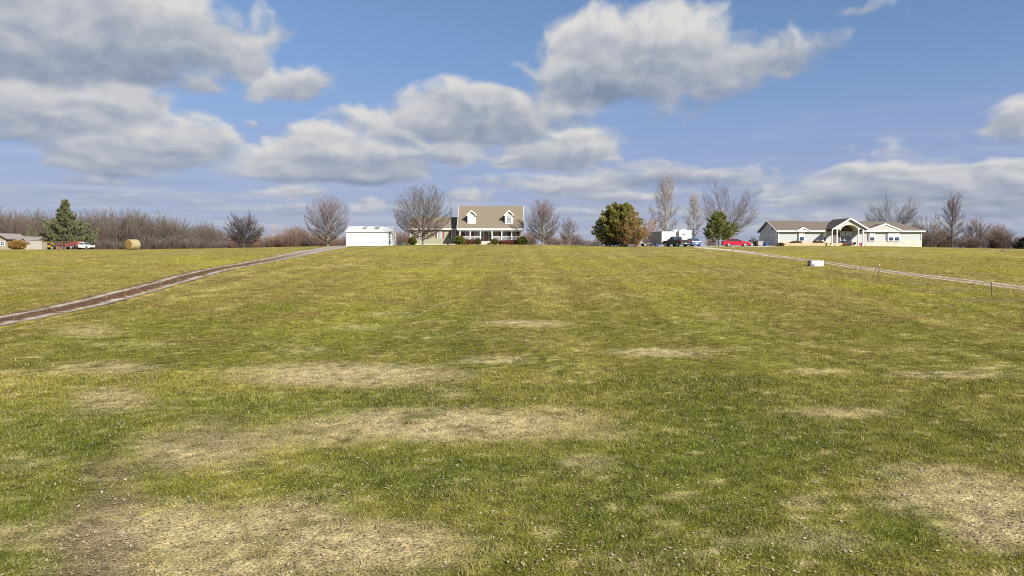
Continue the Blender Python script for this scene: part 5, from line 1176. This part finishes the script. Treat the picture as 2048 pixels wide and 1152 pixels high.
# small utility trailer and clutter left of the cargo trailer
t = thing('utility_trailer', 'small open utility trailer with railings left of the cargo trailer', 'trailer', at(1287, 129), R(3))
mb = MB(); mb.box(-1.3, 1.3, -.7, .7, .5, .58); mb.obj('deck', 'deck', t)
for sd in (-1, 1):
    for z0 in (.75, 1.02): MB().box(-1.3, 1.3, sd * .7 - .025, sd * .7 + .025, z0, z0 + .05).obj('rail', 'black_trim', t)
    for xx in (-1.27, -.4, .45, 1.25): MB().box(xx - .025, xx + .025, sd * .74 - .012, sd * .74 + .012, .5, 1.08).obj('post', 'black_trim', t)
    wheel(t, .1, sd * .84, .3, .18, sd)
MB().box(-1.28, -.2, -.5, .5, .59, 1.15).obj('load', 'zinc', t)
pmat('barrel_blue', (.012, .045, .17), .45, .05)
def barrel(label, px, D, r, h, mat, name='barrel', group=None):
    t = thing(name, label, 'barrel', at(px, D), 0, group)
    mb = MB(); mb.tube((0, 0, 0), (0, 0, h), r, r, 14); mb.obj('drum', mat, t)
    for z0 in (.3, .66): MB().tube((0, 0, h * z0), (0, 0, h * z0 + .04), r + .02, r + .02, 14).obj('hoop', mat, t)
    MB().tube((0, 0, h), (0, 0, h + .03), r * .96, r * .9, 14).obj('lid', mat, t)
barrel('bright blue barrel nearest the garage doors', 1531, 127, .36, .62, 'barrel_blue'); barrel('blue barrel left of the one nearest the garage', 1526, 128.5, .34, .88, 'paint_dark')
barrel('low dark blue drum in front of the cargo trailer side', 1312, 128, .32, .55, 'barrel_blue')
t = thing('waste_bin', 'grey waste bin with dark lid between the red car and the garage', 'bin', at(1518.5, 127), R(10))
MB().hull([(-.42, -.4, .1), (.42, -.4, .1), (.42, .4, .1), (-.42, .4, .1)], [(-.55, -.5, .9), (.55, -.5, .9), (.55, .5, .9), (-.55, .5, .9)]).obj('tub', 'trailer_grey', t)
MB().hull([(-.57, -.52, .91), (.57, -.52, .91), (.57, .52, .91), (-.57, .52, .91)], [(-.5, -.45, 1.0), (.5, -.45, 1.0), (.5, .45, 1.04), (-.5, .45, 1.04)]).obj('lid', 'black_trim', t)
t = thing('riding_mower', 'dark riding mower parked right behind the red coupe nose', 'mower', at(1506, 127.5), R(10))
MB().box(.1, .95, -.3, .3, .35, .85).obj('hood', 'paint_dark', t, bevel=.06); MB().box(-.75, .1, -.38, .38, .3, .5).obj('deck', 'black_trim', t)
mb = MB(); mb.box(-.6, -.15, -.24, .24, .5, .68); mb.box(-.66, -.55, -.24, .24, .68, 1.1); mb.obj('seat', 'black_trim', t)
mb = MB(); mb.tube((.12, 0, .8), (-.05, 0, 1.05), .02); mb.tube((-.05, -.18, 1.06), (-.05, .18, 1.06), .02); mb.obj('steering_wheel', 'black_trim', t)
for xx, r in ((-.5, .3), (.75, .22)):
    for sd in (-1, 1): wheel(t, xx, sd * .42, r, .18, sd)
for i, (px, hh) in enumerate(((1503.5, 1.25), (1508.5, 1.3), (1519, 1.7))):
    t = thing('yard_post', ['short dark post left of the mower seat', 'short dark post behind the mower hood', 'taller dark post behind the waste bin'][i], 'post', at(px, 130), 0, 'dark posts by the garage')
    MB().box(-.06, .06, -.06, .06, -.2, hh).obj('shaft', 'black_trim', t); MB().box(-.08, .08, -.08, .08, hh, hh + .05).obj('cap', 'black_trim', t)

# ------------------------------------------------------------------ things on the porches
pmat('cushion_red', (.42, .03, .04), .8, .15); pmat('pot_white', (.7, .68, .64), .6, .05); pmat('leaf_dark', (.05, .06, .04), .8, .3)
for i, px in enumerate((1683, 1693.5)):
    t = thing('porch_chair', ['dark porch chair with red cushion, left of the pair', 'dark porch chair with red cushion, right of the pair'][i], 'chair', (c2.x + rx_(px), 126.3, c2.z - .2), R(-8 + 16 * i), 'chairs under the entry arch')
    MB().box(-.32, .32, -.3, .3, .36, .42).obj('seat', 'black_trim', t); MB().box(-.32, .32, .24, .31, .42, .98).obj('backrest', 'black_trim', t); MB().box(-.28, .28, -.27, .23, .425, .55).obj('cushion', 'cushion_red', t, bevel=.03)
    for sx_ in (-1, 1):
        MB().box(sx_ * .34 - .03, sx_ * .34 + .03, -.3, .3, .58, .63).obj('armrest', 'black_trim', t)
        for yy in (-.26, .28): MB().box(sx_ * .32 - .025, sx_ * .32 + .025, yy - .025, yy + .025, 0, .36).obj('leg', 'black_trim', t)
t = thing('porch_table', 'small round dark table between the porch chairs', 'table', (c2.x + rx_(1688), 126.0, c2.z - .2))
MB().tube((0, 0, .46), (0, 0, .5), .26, .26, 14).obj('top', 'black_trim', t); MB().tube((0, 0, 0), (0, 0, .46), .04).obj('leg', 'black_trim', t)
for i, (px, s_) in enumerate(((1708.2, 1.0), (1712, 1.1))):
    t = thing('red_can', ['red fuel can left of the outer entry column', 'larger red can right of the other red can'][i], 'can', (c2.x + rx_(px), 126.1, c2.z - .2), 0, 'red cans by the entry column')
    MB().box(-.19, .19, -.15, .15, 0, .58 * s_).obj('body', 'cushion_red', t, bevel=.04); MB().tube((0, 0, .58 * s_), (0, 0, .66 * s_), .05).obj('cap', 'black_trim', t); MB().box(-.1, .1, -.02, .02, .60 * s_, .69 * s_).obj('handle', 'cushion_red', t)
def pot(label, loc, r, h, ph, mat='pot_white', leaf='plant'):
    t = thing('potted_plant', label, 'plant', loc); MB().tube((0, 0, 0), (0, 0, h), r * .75, r, 12).obj('pot', mat, t)
    rg = np.random.RandomState(int(r * 1000)); C = rg.normal(0, 1, (160, 3)) * np.array([r, r, ph * .3]) * .6 + np.array([0, 0, h + ph * .5]); V, F = needles(C, C * 0 + np.array([0, 0, 1.]), np.full(160, .16), np.full(160, .09), rg, 2)
    mesh_np('foliage', V, [F], MATS['leaf_dark'], t)
pot('white pot with plant beside the porch chairs', (c2.x + rx_(1698), 126.0, c2.z - .2), .17, .3, .5)
pot('dark potted plant standing right of the front door', (c0.x + hx(981.2), 128.9, c0.z + FL), .24, .5, .75, 'black_trim')

# ------------------------------------------------------------------ hay bale, box by the lane, stakes and small things on the lawn
banded('bale_side', (.30, .265, .14), (.20, .17, .08), 'X', .16, .3, .95, .5, .25, 8)
m, nt, N, L, out = _new('bale_end'); b = N.new("ShaderNodeBsdfPrincipled"); b.inputs['Roughness'].default_value = .95
tc = N.new("ShaderNodeTexCoord"); wv_ = N.new("ShaderNodeTexWave"); wv_.wave_type = 'RINGS'; wv_.rings_direction = 'X'; wv_.inputs['Scale'].default_value = 2.2; wv_.inputs['Distortion'].default_value = 2.5; wv_.inputs['Detail'].default_value = 3
L.new(tc.outputs['Object'], wv_.inputs['Vector']); rp = N.new("ShaderNodeValToRGB"); rp.color_ramp.elements[0].color = (.11, .065, .016, 1); rp.color_ramp.elements[1].color = (.26, .165, .045, 1)
L.new(wv_.outputs['Fac'], rp.inputs[0]); L.new(rp.outputs[0], b.inputs['Base Color']); L.new(b.outputs[0], out.inputs[0]); MATS['bale_end'] = m
p = at(265, 106); t = thing('hay_bale', 'large round hay bale lying on the lawn before the woods', 'hay bale', p, math.atan2(.958, .286))
n = 28; rr = .80
def ringp(x, r, w=0): return [(x, r * math.cos(2*math.pi*k/n), .76 + r * math.sin(2*math.pi*k/n) * (.97 if math.sin(2*math.pi*k/n) > 0 else .95)) for k in range(n)]
mb = MB(); secs = [(-.80, rr * .93), (-.72, rr), (-.3, rr * 1.01), (.3, rr * 1.0), (.72, rr), (.80, rr * .94)]
for (xa, ra_), (xb, rb_) in zip(secs[:-1], secs[1:]):
    a, b_ = ringp(xa, ra_), ringp(xb, rb_); mb.add(a + b_, [(i, (i+1) % n, n + (i+1) % n, n + i) for i in range(n)])
mb.obj('bale_wrap', MATS['bale_side'], t, smooth=True)
for xx, dx in ((-.80, -.05), (.80, .05)):
    o = MB(); a = ringp(xx, rr * .93); c_ = ringp(xx + dx, rr * .6); o.add(a + c_, [(i, (i+1) % n, n + (i+1) % n, n + i) for i in range(n)] + [tuple(range(n, 2*n))])
    oo = o.obj('bale_end', MATS['bale_end'], t); oo.location = (0, 0, 0)
rg = np.random.RandomState(3); a = rg.uniform(0, 6.28, 500); C = np.stack([rg.uniform(-.8, .8, 500), np.cos(a)*rr, .76 + np.sin(a)*rr*.96], 1); V, F = needles(C, np.stack([rg.normal(0, .6, 500), np.cos(a)*.4, np.sin(a)*.4], 1), np.full(500, .10), np.full(500, .02), rg, 1)
mesh_np('loose_straw', V, [F], pmat('straw_bits', (.52, .44, .22), .9, .2), t)

pmat('box_white', (.50, .51, .52), .6, .06, 3)
bx, by = hit(1634, 533); p = Vector((bx, by, H(bx, by)))
kb = by / FPX
t = thing('white_box', 'white lidded metal box standing beside the gravel lane', 'box', p, R(4))
wb, hbx = 26.5 * kb / 2, 11.3 * kb
MB().box(-wb, wb, 0, .62, -.1, hbx * .52).obj('base', 'box_white', t, bevel=.015); MB().box(-wb + .015, wb - .015, .015, .605, hbx * .52, hbx * .56).obj('seam', 'grey_trim', t)
MB().box(-wb, wb, -.01, .63, hbx * .56, hbx * .98).obj('lid', 'box_white', t, bevel=.02)
MB().box(wb - .16, wb + .012, -.02, .64, -.05, hbx * 1.0).obj('end_cap', 'box_white', t, bevel=.01)
MB().box(-wb - .012, -wb + .12, -.02, .64, -.05, hbx * 1.0).obj('end_cap', 'grey_trim', t)
MB().box(-wb + .12, -wb + .30, -.03, -.002, 0, hbx * .44).obj('panel', pmat('slate_panel', (.12, .15, .19), .6, .1), t); MB().tube((-wb + .42, -.03, hbx * .27), (-wb + .42, -.002, hbx * .27), .10, .10, 12).obj('cover', 'box_white', t)
MB().box(.05, .32, .2, .4, hbx * .981, hbx * 1.06).obj('handle', 'ledge_stone', t)
pmat('stake_wood', (.16, .12, .08), .9, .2); pmat('stake_tip', (.55, .50, .38), .8, .1)
for i, (px, py, hpx, lean, lb_) in enumerate(((1756.5, 561.5, 33, .02, 'upright wooden stake by the lane, right of the white box'), (1984, 593, 33, -.16, 'leaning wooden stake nearest the right edge of the picture'),
                                        (1465.5, 514, 20, .02, 'thin stake where the lane bends below the red car'), (1404.6, 503.5, 10, .05, 'short stake at the top of the lane near the blue car'))):
    x, y = hit(px, py); hh = hpx * y / FPX * 1.02
    t = thing('wooden_stake', lb_, 'stake', (x, y, H(x, y)), 0, 'stakes along the gravel lane'); t.rotation_euler = (R(3), lean, R(20 * i))
    MB().tube((0, 0, -.15), (0, 0, hh * .88), .042, .036, 6).obj('shaft', 'stake_wood', t); MB().tube((0, 0, hh * .88), (0, 0, hh), .044, .03, 6).obj('tip', 'stake_tip', t)
p = at(806, 122); t = thing('green_lid', 'pale green domed utility lid on the lawn left of the green house', 'utility lid', p)
mb = MB(); zs = [(.0, .42), (.10, .42), (.22, .36), (.31, .22), (.34, .06)]; k = 14
for (za, ra_), (zb_, rb_) in zip(zs[:-1], zs[1:]): mb.tube((0, 0, za), (0, 0, zb_), ra_, rb_, k)
mb.obj('dome', pmat('lid_green', (.28, .38, .30), .6, .05), t); MB().tube((0, 0, -.15), (0, 0, .04), .47, .46, 14).obj('rim', 'lid_green', t)
x, y = hit(2006, 503); t = thing('dark_stone', 'small dark stone lying on the far right lawn', 'stone', (x, y, H(x, y)))
bm_ = MB(); bm_.hull([(-.22, -.14, -.05), (.2, -.16, -.05), (.24, .14, -.05), (-.18, .17, -.05)], [(-.13, -.06, .17), (.1, -.09, .2), (.13, .07, .15), (-.09, .08, .19)]); bm_.obj('rock', pmat('stone_dark', (.05, .05, .055), .9, .2), t, bevel=.04)
